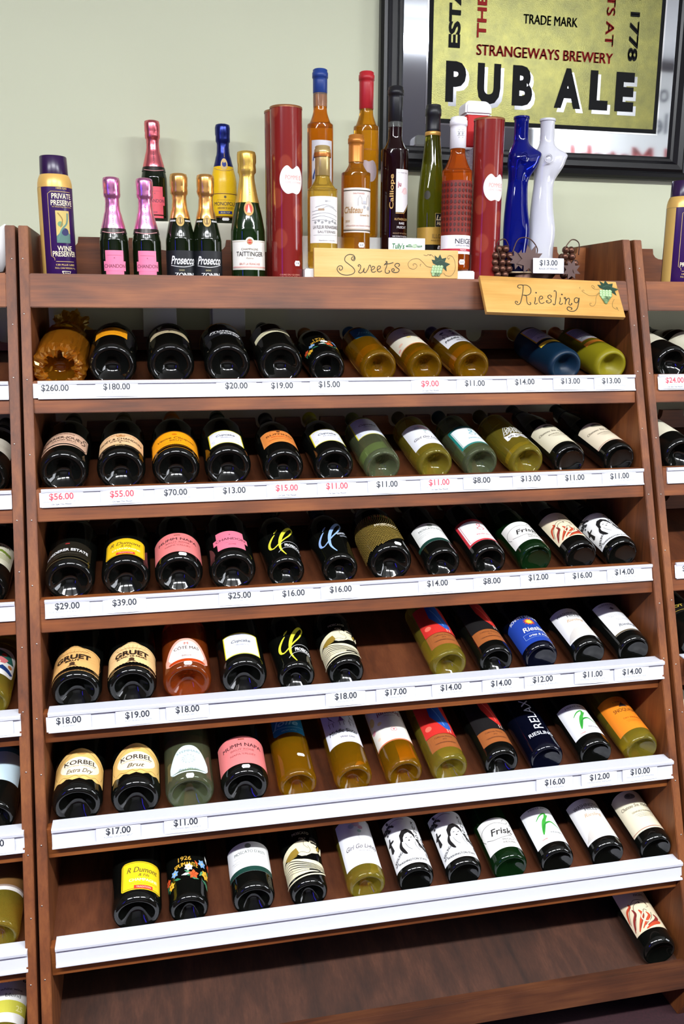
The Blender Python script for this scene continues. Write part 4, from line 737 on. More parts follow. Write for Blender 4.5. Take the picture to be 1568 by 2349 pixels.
bottle(0, 0, 'burgundy', 'dark', 'dark bottle with cream label at right edge, top sloping shelf of right rack', FOIL_K, (-50, 46, 60, 132, (228, 222, 198)), art_small(-10, 112, 40, (150, 140, 110), .8, 2, 5), x=1.402)
bottle(1, 0, 'burgundy', 'dark', 'dark bottle with cream label, leftmost on second shelf of right rack', FOIL_K, (-50, 46, 50, 132, (228, 222, 198)), [('d', -14, 116, 4, (130, 104, 50), dict(ry=2.4))] + art_small(-16, 100, 30, (150, 140, 110), .8, 1), x=1.303)
bottle(3, 0, 'champagne', 'dark', 'dark bottle with gold lettering at right edge, fourth shelf of right rack', FOIL_K, (-46, 46, 60, 112, (24, 20, 18), dict(top=t_dome(10))), [('t', 'ROOT', -20, 82, 8, (200, 170, 60), dict(w=40)), ('l', [(-40, 68), (0, 66), (40, 70)], 1, (200, 170, 60)), ('d', -24, 100, 6, (130, 80, 80))], x=1.303)
bottle(4, 0, 'hock', 'dark', 'dark bottle with cream label at right edge, fifth shelf of right rack', FOIL_K, (-46, 46, 60, 150, (228, 222, 198)), x=1.303)
# ---------------------------------------------------------------- price tags in the strips
M_card = mat('tag_card', (234, 236, 246), .4)
RED = (214, 70, 84); INK = (52, 54, 60)
ORD = ['first', 'second', 'third', 'fourth', 'fifth', 'sixth', 'seventh', 'eighth', 'ninth', 'tenth', 'eleventh', 'twelfth']
def price_tag(i, x, price, name, red=False, sale=False, which='', dz=0.0, rot=0.0, w=.0765, h=.0265, blank=False, desc=None):
    y, z = rowF(i); tilt = atan2(.006, .0223) if i < 3 else atan2(.0048, .0247)
    yc, zc = (y - .0052, z - .0172) if i < 3 else (y - .0078, z - .0168)
    v = []; f = []; nx = 12
    for k in range(nx + 1):   # card bowed a little out of the channel
        t = -1 + 2 * k / nx; b = .0022 * (1 - t * t) * (1 if (x * 1000) % 3 > 1 else .4)
        for s in (-1, 1):
            v.append((t * w / 2, -b - .0004, s * h / 2)); 
    for k in range(nx): f.append((2 * k, 2 * k + 2, 2 * k + 3, 2 * k + 1))
    n = len(v); v += [(p[0], p[1] + .0004, p[2]) for p in v]
    f += [tuple(q + n for q in a[::-1]) for a in f]
    o = pyd('price_tag', v, f, None, [M_card], True)
    o.location = (x, yc - .0014, zc + dz); o.rotation_euler = (-tilt, rad(rot), 0)
    tag(o, desc or which, 'price tag', 'price tags in the shelf strips')
    if not blank:
        F = Flat(); F.text(price, 0, .0052, .0112, RED if red else INK, w=.0058 * len(price) + .008, bold=.022)
        F.text(name, 0, -.0050 if not sale else -.0044, .0030, (140, 144, 150), w=min(.0026 * len(name), .066), bold=0)
        if sale: F.text('On Sale This Month', 0, -.0090, .0027, (70, 70, 76), w=.035, it=.2)
        F.build('print', o, lambda u, v_, l: (u, -.0006 - .0022 * (1 - (u / (w / 2)) ** 2) * (1 if (x * 1000) % 3 > 1 else .4) - l * .00006, v_), .006)
    return o
TAGS = {
 0: [(.031, '$260.00', 'ROEDERER CRISTAL', 0), (.141, '$180.00', 'VEUVE LA GRANDE DAME', 0), (.363, '$20.00', 'ZONIN PROSECCO', 0), (.451, '$19.00', 'MIONETTO ORGANIC PROSECCO', 0), (.544, '$15.00', 'CASTORANI SPUMANTE', 0), (.749, '$9.00', 'JUNEBUG MOSCATO', 2), (.844, '$11.00', 'MIDDLE SISTER MOSCATO', 0), (.952, '$14.00', 'STARLING CASTLE RIESLING', 0), (1.053, '$13.00', 'BLUE SLATE RIESLING', 0), (1.145, '$13.00', 'HAND GARDENED GEWURZTRAMINER', 0)],
 1: [(.036, '$56.00', 'PERRIER JOUET GRAND BRUT', 2), (.143, '$55.00', 'MOET IMPERIAL 750', 2), (.24, '$70.00', 'VEUVE 750 YELLOW LABEL BRUT', 0), (.349, '$13.00', 'CUPCAKE PROSECCO', 0), (.449, '$15.00', 'RUFFINO PROSECCO', 2), (.547, '$11.00', "CUPCAKE D'ASTI MOSCATO", 2), (.647, '$11.00', 'CUPCAKE MOSCATO', 0), (.754, '$11.00', 'GIRL GO LIGHTLY MOSCATO', 2), (.843, '$8.00', 'BAREFOOT MOSCATO', 0), (.948, '$13.00', 'OH SCHIST RIESLING', 0), (1.045, '$11.00', 'STE MICHELLE RIESLING', 0), (1.145, '$11.00', 'STE MICHELLE GEWURZTRAMINER', 0)],
 2: [(.04, '$29.00', 'ROEDERER ESTATE ANDERSON', 0), (.14, '$39.00', 'R. DUMONT NV BRUT', 0), (.349, '$25.00', 'CHANDON BRUT ROSE', 0), (.451, '$16.00', 'IL PROSECCO', 0), (.542, '$16.00', 'IL MOSCATO', 0), (.736, '$14.00', "PATRIZI MOSCATO D'ASTI", 0), (.849, '$8.00', 'BAREFOOT RED MOSCATO', 0), (.948, '$12.00', 'FRISK RIESLING', 0), (1.044, '$16.00', 'PACIFIC RIM DRY RIESLING', 0), (1.137, '$14.00', 'KUNG FU GIRL RIESLING', 0)],
 3: [(.036, '$18.00', 'GRUET BRUT', 0), (.155, '$19.00', 'GRUET BLANC DE NOIR', 0), (.244, '$18.00', 'COTE MAS BRUT', 0), (.539, '$18.00', 'CANDONI MOSCATO', 0), (.637, '$17.00', 'MOSCA MANGO MOSCATO', 0), (.748, '$14.00', 'QUADY ELECTRA MUSCAT', 0), (.851, '$14.00', 'QUADY RED ELECTRA', 0), (.939, '$12.00', 'SCHMITT SOHNE BLUE RIESLING', 0), (1.046, '$11.00', 'WASHINGTON HILLS LATE', 0), (1.133, '$14.00', 'GUSTAV RIESLING SPATLESE', 0)],
 4: [(.114, '$17.00', 'KORBEL ORGANIC BRUT', 0), (.232, '$11.00', 'STEMMARI BACI VIVACI', 0), (.947, '$16.00', 'RELAX RIESLING', 0), (1.043, '$12.00', 'HEINZ EIFEL RIESLING', 0), (1.132, '$10.00', 'SNOQUALMIE DRY RIESLING', 0)]}
rt_ = random.Random(11)
for i, L in TAGS.items():
    for k, (x, p, nm, rd) in enumerate(L):
        price_tag(i, x, p, nm, rd > 0, rd > 1, '%s price tag reading %s, %s from left on %s strip' % ('white red-lettered' if rd else 'white', p, ORD[k], SHELF[i] if i else 'topmost'), dz=rt_.uniform(-.0012, .0012), rot=rt_.uniform(-1, 1))
price_tag(0, 1.292, '$24.00', 'LA CREMA PINOT NOIR', True, True, 'white red-lettered price tag reading $24.00 on right rack')
price_tag(2, 1.291, '$22.00', 'PINOT NOIR', False, False, 'white price tag at right edge, third strip of right rack')
price_tag(3, -.096, '$12.00', 'CHARDONNAY', False, False, 'white price tag at left edge, fourth strip of left rack', blank=True)
price_tag(4, -.099, '$10.00', 'SEASON SALE', False, False, 'white price tag with dark zero at left edge, fifth strip of left rack')
# ---------------------------------------------------------------- things standing on the top shelf
TS = 1.440
def stand(name, desc, cat, x, y, z, rz=0, group=None):
    e = empty(name, (x, y, z), (0, 0, rad(rz))); return tag(e, desc, cat, group)
def face(yaw=0): return 0
def made(root, name, prof, m, seg=64, tick=None): return lathe(name, prof, m, root, seg, tick)
def pr_on(parent, prof, items, name='print', off=.0004):
    return prints(parent, prof, items, name) if False else _po(parent, prof, items, name, off)
def _po(parent, prof, items, name, off):
    F = Flat()
    for it in items:
        k = it[0]; kw = it[-1] if isinstance(it[-1], dict) else {}; a = it[1:-1] if kw else it[1:]
        {'t': F.text, 'r': F.rect, 'l': F.line, 'g': F.poly, 'd': F.disc, 'f': F.frame}[k](*a, **kw)
    return F.build(name, parent, on_bottle(prof, off), 4.0)
PAD = [(0, 0)] * 6     # radius_at skips the first six points of a profile
# wine saver spray can
def can(x, y, desc, rz=16):
    e = stand('spray_can', desc, 'spray can', x, y, TS, rz)
    R = .0315; H = .1975
    pb = PAD + [(0, .001), (R * .93, .001), (R, .004), (R, H - .012), (R * .985, H - .004), (R * .93, H + .003), (R * .84, H + .009), (.0252, H + .011)]
    cb = made(e, 'can_body', pb[6:], mat('can_violet', (52, 22, 82), .28))
    made(e, 'shoulder', [(R + .0002, H - .013), (R * .988, H - .004), (R * .935, H + .0033), (R * .845, H + .0095), (.0250, H + .0112)], mat('can_gold', (222, 178, 96), .3, .2))
    made(e, 'cap', [(.0256, H + .010), (.0256, H + .012), (.0246, .2400), (.0236, .2412), (0, .2412)], mat('can_cap_violet', (44, 20, 62), .25))
    G = (206, 176, 110); it = [('r', -62, -34, 4, 184, (206, 168, 92))]
    it += [('l', [(-14, 176), (-20, 172), (-20, 60), (-14, 56), (-14, 52)], .9, G), ('l', [(-14, 176), (24, 176)], .9, G), ('l', [(-12, 50), (24, 50)], .9, G), ('t', '100% GAS', 6, 182, 3, G, dict(w=20)),
           ('t', 'PRIVATE', 6, 168, 9, (232, 220, 190), dict(w=38, bold=.02)), ('t', 'PRESERVE', 6, 156, 9, (232, 220, 190), dict(w=42, bold=.02)), ('t', 'for Discerning Wine Lovers', 6, 149, 2.6, G, dict(w=38)),
           ('r', -8, 18, 84, 142, (204, 180, 104)), ('g', [(-8, 84), (18, 84), (18, 100), (6, 110), (-8, 96)], (84, 120, 110)), ('d', 8, 104, 7, (40, 40, 90)), ('d', 0, 118, 5, (110, 150, 110)), ('l', [(-6, 88), (2, 108), (12, 120), (14, 138)], 3, (90, 130, 120), dict(smooth=4)), ('l', [(-4, 138), (4, 126), (0, 112)], 2, (150, 120, 60), dict(smooth=4)),
           ('t', 'WINE', 6, 74, 9, (232, 220, 190), dict(w=28, bold=.02)), ('t', 'PRESERVER', 6, 64, 9, (232, 220, 190), dict(w=46, bold=.02)), ('t', '120 PLUS USES', 6, 44, 3, G, dict(w=36)), ('t', 'FULL CAN WEIGHS 74 g', 6, 38, 3, G, dict(w=40)),
           ('l', [(-2, 32), (14, 32), (6, 16), (-2, 32)], 1.6, (232, 220, 190)), ('l', [(2, 29), (10, 29), (6, 22)], 1, (232, 220, 190)), ('t', 'CAUTION/ATTENTION', 6, 8, 5, (232, 220, 190), dict(w=54, bold=.02))]
    _po(cb, pb, it, 'print', .0004); return e
can(.0408, .130, 'dark violet wine saver spray can with gold shoulder at left end of upper shelf')
can(1.3605, .130, 'dark violet can at right edge of picture, upper shelf of right rack', 10)
# small sparkling wine bottles
MINI = [(0, .012), (.006, .012), (.012, .008), (.018, .002), (.0205, 0), (.0232, .0008), (.0252, .006)] + spline([(.0257, .014), (.0257, .083), (.0246, .096), (.0205, .116), (.0158, .135), (.0128, .153), (.0122, .166)], 4) + [(.0122, .172), (.0138, .174), (.0138, .178), (.0124, .180), (.0124, .203), (.011, .205), (0, .205)]
def mini(x, y, z, desc, g, foil, group, foil_z=.112, foil_metal=.6, scale=1.0, items=(), lab=None, cat='bottle', kn=0.0):
    e = stand('champagne_bottle', desc, cat, x, y, z, 0, group)
    P = [(r * scale * (1.06 if h < .14 else 1.0), h * scale) for r, h in MINI]; s = scale
    made(e, 'glass_body', P, M_glass[g], 64, ((4, 5), 0, .0004))
    hd = [(r + .0007, h) for r, h in P if h >= foil_z * s and h < .172 * s]
    fo = [(radius_at(P, foil_z * s) + .0002, foil_z * s)] + hd + [(.0132 * s, .169 * s), (.0152 * s, .172 * s), (.0158 * s, .177 * s), (.0152 * s, .183 * s), (.0158 * s, .186 * s), (.0160 * s, .200 * s), (.0148 * s, .2055 * s), (.0105 * s, .2072 * s), (0, .2074 * s)]
    me = lathemesh('foil_capsule', fo, 40); rr_ = random.Random(int(x * 999))
    for v in me.vertices:
        if v.co.z > .15 * s: v.co.x *= 1 + rr_.uniform(-.035, .035); v.co.y *= 1 + rr_.uniform(-.035, .035)
    link('foil_capsule', me, e, [mat('foil_mini_%d_%d_%d' % foil, foil, .24, min(foil_metal + .3, 1))])
    return e, P
M_glass['sparkling'] = mat('glass_sparkling_green', (20, 30, 12), .05, trans=.35, spec=.6)
def chandon(x, y, z, desc, foil, lab, grp):
    e, P = mini(x, y, z, desc, 'sparkling', foil, grp)
    made(e, 'neck_band', [(radius_at(P, h) + .0009, h) for h in (.104, .107, .110, .113)], mat('band_dark', (40, 34, 30), .3, .4), 40)
    G = [('l', [(-26, 107), (0, 103.5), (26, 107)], 1.0, (226, 160, 160), dict(smooth=4)), ('t', 'CHANDON', 1, 136, 4.6, (90, 50, 70), dict(w=34, rot=90))]
    lo = label(e, P, -18, 18, 8, 72, lab); _po(lo, P, [('r', -22, 22, 34, 52, lab), ('t', 'CHANDON', 0, 43, 6.6, (110, 50, 70), dict(w=41)), ('t', 'ROSE', 0, 20, 2.4, (150, 80, 100), dict(w=8)), ('d', 0, 58, 1, (150, 80, 100))] + art_small(0, 63, 28, (190, 110, 130), .5, 1), 'print', .0005)
    _po(e, P, G, 'foil_print', .0011); return e
PK = (236, 126, 160)
chandon(.1451, .12, TS, 'small dark bottle in shiny pink foil, beside the violet spray can', (236, 150, 200), PK, 'small pink-foiled bottles')
t_ = chandon(.2066, .12, TS, 'small dark bottle in shiny pink foil with small paper sticker on its shoulder', (236, 150, 200), PK, 'small pink-foiled bottles')
_po(t_, [(r, h) for r, h in MINI], [('g', [(-16, 88), (-4, 82), (0, 96), (-12, 102)], (214, 210, 216)), ('l', [(-12, 88), (-6, 99)], 1, (150, 150, 160))], 'paper_sticker', .0006)
chandon(.2277, .335, 1.586, 'small dark bottle in rose pink foil standing higher, behind the others', (232, 120, 130), (226, 90, 104), None)
for x, d in ((.2717, 'small black sparkling wine bottle in copper gold foil, left of a matching pair'), (.3227, 'small black sparkling wine bottle in copper gold foil, right of a matching pair')):
    e, P = mini(x, .12, TS, d, 'sparkling', (224, 168, 96), 'small gold-foiled bottles', .128, .55, 1.052)
    lo = label(e, P, -46, 46, 10, 74, (18, 20, 24)); _po(lo, P, [('t', 'Prosecco', 4, 56, 15, WH, dict(w=48, it=.35)), ('l', [(-22, 46), (4, 43), (28, 48)], .9, WH, dict(smooth=4)), ('t', 'DOC', 0, 37, 2.6, (190, 180, 130), dict(w=10)), ('t', 'ZONIN', 5, 28, 8, WH, dict(w=38, bold=.03)), ('t', 'ITALIA', 0, 19, 2.6, (170, 170, 170), dict(w=14))], 'print', .0005)
    _po(e, P, [('d', 0, 130, 10, (196, 160, 80), dict(ry=11, n=24)), ('d', 0, 130, 7.6, (150, 116, 50), dict(n=20)), ('d', 0, 130, 5, (206, 172, 96), dict(n=18)), ('r', -2, 2, 124, 136, (110, 80, 30)), ('r', -30, -12, 128, 131, (180, 180, 176)), ('r', 12, 30, 128, 131, (180, 180, 176))], 'medallion', .0012)
    _po(lo, P, [('g', [(8, 13), (10, 17), (18, 17), (20, 13), (18, 9), (10, 9)], (240, 240, 240))], 'price_sticker', .0012)
e, P = mini(.3765, .335, 1.5852, 'small yellow sparkling wine bottle in dark blue foil at the back of upper shelf', 'sparkling', (28, 40, 110), None, .118, .35, 1.0)
YE = (246, 200, 24)
made(e, 'shoulder_sleeve', [(radius_at(P, .066 + k * .005) + .0005, .066 + k * .005) for k in range(12)], mat('paper_yellow_gloss', YE, .3), 48)
lo = label(e, P, -46, 46, 4, 66, YE); _po(lo, P, [('r', -46, 46, 62, 63.4, (120, 80, 40)), ('t', 'MONOPOLE', 0, 42, 7.5, (60, 50, 60), dict(w=50, bold=.01)), ('t', 'HEIDSIECK & CO', 0, 33, 4, (120, 90, 40), dict(w=34)), ('r', -15, 15, 21, 27, (34, 50, 130)), ('t', 'BLUE TOP', 0, 24, 3, (220, 210, 120), dict(w=20)), ('d', 0, 56, 2.6, (90, 80, 60)), ('r', -46, 46, 14, 15, (160, 100, 40)), ('g', [(-8, 10), (-6, 13), (6, 13), (8, 10), (6, 7), (-6, 7)], (240, 240, 240))] + art_small(0, 50, 36, (190, 150, 40), .6, 1), 'print', .0006)
_po(e, P, [('d', 0, 124, 10, (220, 190, 120), dict(ry=12, n=24)), ('d', 0, 124, 6, (40, 60, 140), dict(n=18)), ('l', [(-30, 116), (0, 110), (30, 116)], 1.4, (206, 170, 90), dict(smooth=4)), ('t', 'MONOPOLE', 2, 148, 3, (206, 170, 90), dict(w=20, rot=90))], 'foil_print', .0012)
for x, d in ((.2277, 'cream block under the rear pink-foiled bottle'), (.3765, 'cream block under the blue-foiled yellow bottle')):
    tag(box('display_block', x - .036, x + .036, .285, .385, 1.4405 if False else 1.345, 1.5855 if x < .3 else 1.5848, mat('block_cream', (216, 216, 196), .7), None, .002), d, 'display block', 'cream display blocks')
# half champagne bottle with gold foil
def half_champ():
    e = stand('champagne_bottle', 'half-size green champagne bottle with white label in gold foil beside red tube', 'bottle', .4048, .13, TS)
    P = [(0, .015), (.008, .0148), (.016, .010), (.024, .002), (.027, 0), (.031, .001), (.0333, .008)] + spline([(.0338, .018), (.0338, .104), (.0326, .122), (.0275, .150), (.0205, .178), (.0160, .202), (.0140, .216)], 4) + [(.0138, .224), (.0155, .226), (.0155, .231), (.0138, .233), (.0138, .260), (0, .262)]
    made(e, 'glass_body', P, mat('glass_champagne_green', (26, 50, 18), .05, trans=.45, spec=.6))
    fo = [(radius_at(P, h) + .0008, h) for h in (.168, .18, .19, .20, .21, .216)] + [(.0150, .222), (.0172, .226), (.0178, .232), (.0170, .240), (.0182, .245), (.0182, .258), (.0168, .2635), (.012, .2652), (0, .2655)]
    me = lathemesh('foil_capsule', fo, 44); rr_ = random.Random(4)
    for v in me.vertices:
        if v.co.z > .22: q = 1 + rr_.uniform(-.05, .05); v.co.x *= q; v.co.y *= q
    link('foil_capsule', me, e, [mat('foil_gold', (226, 186, 90), .3, .75)])
    lo = label(e, P, -42, 42, 40, 96, (240, 236, 226)); _po(lo, P, [('d', 0, 92, 9, (240, 236, 226), dict(ry=10)), ('d', 0, 93, 6, (176, 130, 90)), ('d', 0, 93, 3.6, (200, 60, 50)), ('f', -40, 40, 42, 94, .7, (206, 190, 160)), ('r', -40, 40, 44, 46, (222, 160, 150)), ('t', 'CHAMPAGNE', 0, 79, 4, (130, 120, 110), dict(w=34)), ('t', 'TAITTINGER', 0, 70, 8.5, (50, 44, 44), dict(w=56, bold=.015)), ('t', 'Reims', 0, 62, 3, (160, 150, 140), dict(w=14, it=.3)), ('t', 'BRUT LA FRANCAISE', 0, 51, 4, (200, 130, 120), dict(w=42))], 'print', .0006)
    _po(e, P, [('d', 0, 156, 12, (190, 150, 80), dict(ry=14, n=24)), ('d', 0, 156, 9, (200, 70, 50), dict(n=20)), ('g', [(-4, 148), (0, 164), (4, 148)], (240, 226, 200)), ('t', 'TAITTINGER', 6, 200, 4.5, (150, 110, 40), dict(w=38, rot=90))], 'foil_print', .0013)
half_champ()
# cardboard gift tubes
def tube(x, y, desc, zt=.345):
    e = stand('gift_tube', desc, 'tube', x, y, TS, 0, 'red apple gift tubes'); R = .0312
    P = PAD + [(R, .0), (R, .002), (R, zt - .002), (R, zt)]
    nm = 'tube_red'
    if nm not in MATS:
        m = mat(nm, (128, 34, 29), .16, spec=.6); nt = m.node_tree; b = nt.nodes['Principled BSDF']
        tc = nt.nodes.new('ShaderNodeTexCoord'); vo = nt.nodes.new('ShaderNodeTexVoronoi'); vo.inputs['Scale'].default_value = 22
        mp = nt.nodes.new('ShaderNodeMapping'); mp.inputs['Scale'].default_value = (1, 1, .7); nt.links.new(tc.outputs['Object'], mp.inputs[0]); nt.links.new(mp.outputs[0], vo.inputs['Vector'])
        cr = nt.nodes.new('ShaderNodeValToRGB'); cr.color_ramp.elements[0].position = .26; cr.color_ramp.elements[0].color = rgb((140, 54, 40)); cr.color_ramp.elements[1].position = .32; cr.color_ramp.elements[1].color = rgb((122, 31, 28))
        nt.links.new(vo.outputs['Distance'], cr.inputs[0]); nt.links.new(cr.outputs[0], b.inputs['Base Color'])
    tw = made(e, 'tube_wall', P[6:], MATS[nm]); made(e, 'lid', [(0, zt - .004), (R - .002, zt - .004), (R - .001, zt + .0005), (R + .0006, zt + .0008), (R + .0006, zt - .003)], mat('tube_rim', (150, 96, 60), .35, .4))
    ap = [(25 * cos(rad(a)) * (1 + .02 * cos(2 * rad(a))), 210 + 30 * sin(rad(a)) - 11 * math.exp(-(cos(rad(a)) / .30) ** 2) * (1 if sin(rad(a)) > 0 else -.5)) for a in range(0, 360, 6)]
    _po(tw, P, [('g', [(10, 53), (12, 58), (22, 58), (24, 53), (22, 48), (12, 48)], (240, 240, 240)), ('t', '19.90', 17, 53, 3.6, (110, 100, 110), dict(w=9))], 'price_sticker', .0006)
    _po(tw, P, [('g', [(p[0] + 7, p[1]) for p in ap], (238, 230, 228)), ('t', 'POMME IS', 10, 214, 8, (222, 150, 140), dict(w=34)), ('t', 'CIDRE LIQUOREUX', 10, 205, 3, (206, 170, 164), dict(w=34))], 'print', .0004)
    _po(tw, P, [('t', 'CIDRE DU QUEBEC', 2, 31, 2.4, (200, 130, 110), dict(w=44)), ('t', '11% alc./vol. 375 ml', 2, 27, 2.0, (200, 130, 110), dict(w=44))], 'lettering', .0004)
tube(.4821, .118, 'tall red cardboard tube with white apple, left of the dessert wines'); tube(.4800, .186, 'red cardboard tube mostly hidden behind the left red tube', .351)
tube(.9034, .124, 'tall red cardboard tube with white apple, right of the dessert wines', .344)
# white stepped riser
RX0_, RX1_ = .512, .868
rs = prism('display_riser', [(.082, TS + .0002), (.082, 1.4832), (.140, 1.4832), (.140, 1.5192), (.198, 1.5192), (.198, 1.5550), (.2535, 1.5550), (.2535, TS + .0002)], 'X', RX0_, RX1_, mat('riser_white', (236, 236, 232), .35), None, .002)
tag(rs, 'white three-step display riser under the dessert wines', 'display riser')
S1, S2, S3 = 1.4834, 1.5194, 1.5552
def tall(x, y, z, R, L, rn, zs0, zs1, glass, desc, zl=None, glass_clear=None, foot=.004, cap=None, capz=None, capcol=None, capmetal=.0, capr=None, caprough=.4):
    """slim dessert wine bottle: body R up to zs0, shoulder to zs1, neck rn"""
    e = stand('dessert_wine_bottle', desc, 'bottle', x, y, z)
    P = [(0, .010), (R * .2, .0098), (R * .45, .007), (R * .66, .0015), (R * .80, 0), (R * .92, .0008), (R * .985, foot)] + spline([(R, foot * 2), (R, zs0), (R * .93, zs0 + (zs1 - zs0) * .34), (rn + (R - rn) * .42, zs0 + (zs1 - zs0) * .66), (rn * 1.08, zs1 - .001), (rn, zs1 + .006)], 4) + [(rn, L - .022), (rn, L - .016), (rn + .0014, L - .0155), (rn + .0014, L - .006), (rn, L - .0055), (rn, L - .0005), (0, L)]
    made(e, 'glass_body', P, glass)
    if cap:
        k = [(r + (capr or .0007), h) for r, h in P if h > capz and r > .001]
        made(e, 'capsule', [(radius_at(P, capz) + .0002, capz), (radius_at(P, capz) + (capr or .0007), capz + .0004)] + k + [(rn * .9, L + .001), (0, L + .0011)], mat('capsule_%d_%d_%d' % capcol, capcol, caprough, capmetal), 40)
    return e, P
MG = lambda n, c, t=.75, r=.03: mat('wineglass_' + n, c, r, trans=t, ior=1.36)
def clear_neck(e, P, z0, z1):
    made(e, 'clear_neck', [(radius_at(P, z0) + .0003, z0), (radius_at(P, (z0 + z1) / 2) + .0005, (z0 + z1) / 2), (radius_at(P, z1) + .0003, z1)], mat('clear_glass', (226, 232, 226), .02, trans=.9, ior=1.2), 40)
e, P = tall(.5699, .225, S3, .0272, .3292, .0142, .206, .246, MG('amber', (214, 120, 20)), 'tall amber dessert wine bottle with blue capsule, at the back', cap=1, capz=.284, capcol=(32, 60, 130)); clear_neck(e, P, .258, .284)
lo = label(e, P, -24, 24, 40, 190, (222, 222, 230)); _po(lo, P, [('l', [(-16 + 4 * cos(a / 3), 150 - a * 4) for a in range(10)], 3, (40, 70, 150)), ('d', 2, 146, 13, (40, 70, 150), dict(ry=20)), ('d', 2, 146, 8, (120, 150, 210), dict(ry=13)), ('l', [(-20, 150), (-14, 172), (4, 178), (18, 170)], 2, (40, 70, 150), dict(smooth=4))], 'print', .0005)
e, P = tall(.6683, .225, S3, .0268, .3298, .0144, .206, .246, MG('gold', (222, 150, 24)), 'tall golden dessert wine bottle with red capsule, at the back', cap=1, capz=.258, capcol=(176, 36, 44))
_po(e, P, [('g', [(p * 1.0, q) for p, q in [(20 * cos(rad(a)), 134 + 24 * sin(rad(a)) - 6 * math.exp(-(cos(rad(a)) / .32) ** 2) * (1 if sin(rad(a)) > 0 else -.4)) for a in range(0, 360, 8)]], (196, 176, 180)), ('t', 'CIDRE DE GLACE', 4, 176, 3, (150, 90, 30), dict(w=34))], 'label', .0004)
e, P = tall(.5526, .1085, S1, .0300, .2328, .0142, .140, .172, MG('pale_gold', (226, 186, 70), .8), 'short golden dessert wine bottle with vineyard sketch label and gold foil', cap=1, capz=.178, capcol=(206, 180, 120), capmetal=.6, caprough=.3)
made(e, 'copper_band', [(.0152 + .0016, .2125), (.0170, .214), (.0170, .219), (.0152 + .0016, .2205)], mat('copper_band', (176, 110, 50), .3, .5), 40)
lo = label(e, P, -34, 34, 49, 137, (234, 230, 226)); gy = (140, 140, 146)
_po(lo, P, [('l', [(-28, 108), (-10, 112), (6, 118), (28, 110)], .8, gy, dict(smooth=4)), ('r', -14, -2, 110, 114, (170, 140, 110)), ('l', [(-28, 102), (0, 106), (28, 100)], .7, gy, dict(smooth=4)), ('l', [(-28, 96), (-4, 100), (28, 92)], .7, gy, dict(smooth=4)), ('l', [(-28, 92), (0, 92), (28, 86)], .7, gy, dict(smooth=4)), ('l', [(-20, 116), (0, 121), (20, 116)], .7, gy, dict(smooth=4)), ('t', 'LA FLEUR RENAISSANCE', 4, 79, 6, (90, 80, 80), dict(w=58)), ('t', 'SAUTERNES', 4, 70, 4.6, (130, 124, 124), dict(w=38)), ('l', [(-24, 64), (28, 64)], .4, gy)] + [('d', -20 + k * 7, 88 + (k % 2) * 3, 2.4, (150, 150, 150)) for k in range(7)] + [('t', 'Appellation Controlee', 4, 54, 2.4, gy, dict(w=34)), ('t', '2011', 4, 128, 3, gy, dict(w=10))], 'print', .0005)
e, P = tall(.6342, .1685, S2, .0300, .2313, .0148, .146, .174, MG('honey', (204, 132, 24)), 'honey-coloured dessert wine bottle with castle sketch label and copper capsule', cap=1, capz=.179, capcol=(196, 124, 52), capmetal=.45, caprough=.35)
lo = label(e, P, -36, 36, 40, 127, (232, 222, 214)); br = (170, 130, 80)
_po(lo, P, [('r', -36, 36, 121, 123, (70, 60, 50)), ('r', -36, 36, 43, 45, (70, 60, 50)), ('r', -36, 36, 46, 46.8, br), ('t', 'SAUTERNES', 0, 116, 3, (200, 140, 130), dict(w=24)), ('t', 'Château', -12, 84, 12, br, dict(w=40, it=.3)), ('t', 'Grand Vin', 14, 74, 4, br, dict(w=24, it=.3)), ('l', [(-2, 92), (-2, 106), (2, 112), (6, 106), (6, 96), (18, 96), (18, 108), (22, 114), (26, 108), (26, 92)], .8, gy), ('r', 8, 16, 96, 102, (190, 190, 196)), ('d', 12, 90, 3, (176, 176, 180)), ('d', 22, 88, 4, (176, 176, 180)), ('t', '2010', -24, 62, 4, br, dict(w=10)), ('t', 'APPELLATION SAUTERNES CONTROLEE', 2, 53, 2.6, (190, 130, 120), dict(w=60)), ('t', 'MIS EN BOUTEILLE', 33, 70, 3.4, gy, dict(w=36, rot=90))], 'print', .0005)
sticker_ = lambda e, P, u, v, t: _po(e, P, [('g', [(u - 7, v), (u - 5, v + 5), (u + 5, v + 5), (u + 7, v), (u + 5, v - 5), (u - 5, v - 5)], (236, 236, 238)), ('t', t, u, v, 3.4, (90, 90, 100), dict(w=9))], 'price_sticker', .0005)
sticker_(e, P, 6, 15, '26.00')
e, P = tall(.7163, .1685, S2, .0285, .3270, .0142, .190, .226, mat('glass_black_red', (26, 6, 8), .05, trans=.1), 'tall black dessert wine bottle with white slanted-foot label', cap=1, capz=.260, capcol=(24, 24, 28)); clear_neck(e, P, .250, .260)
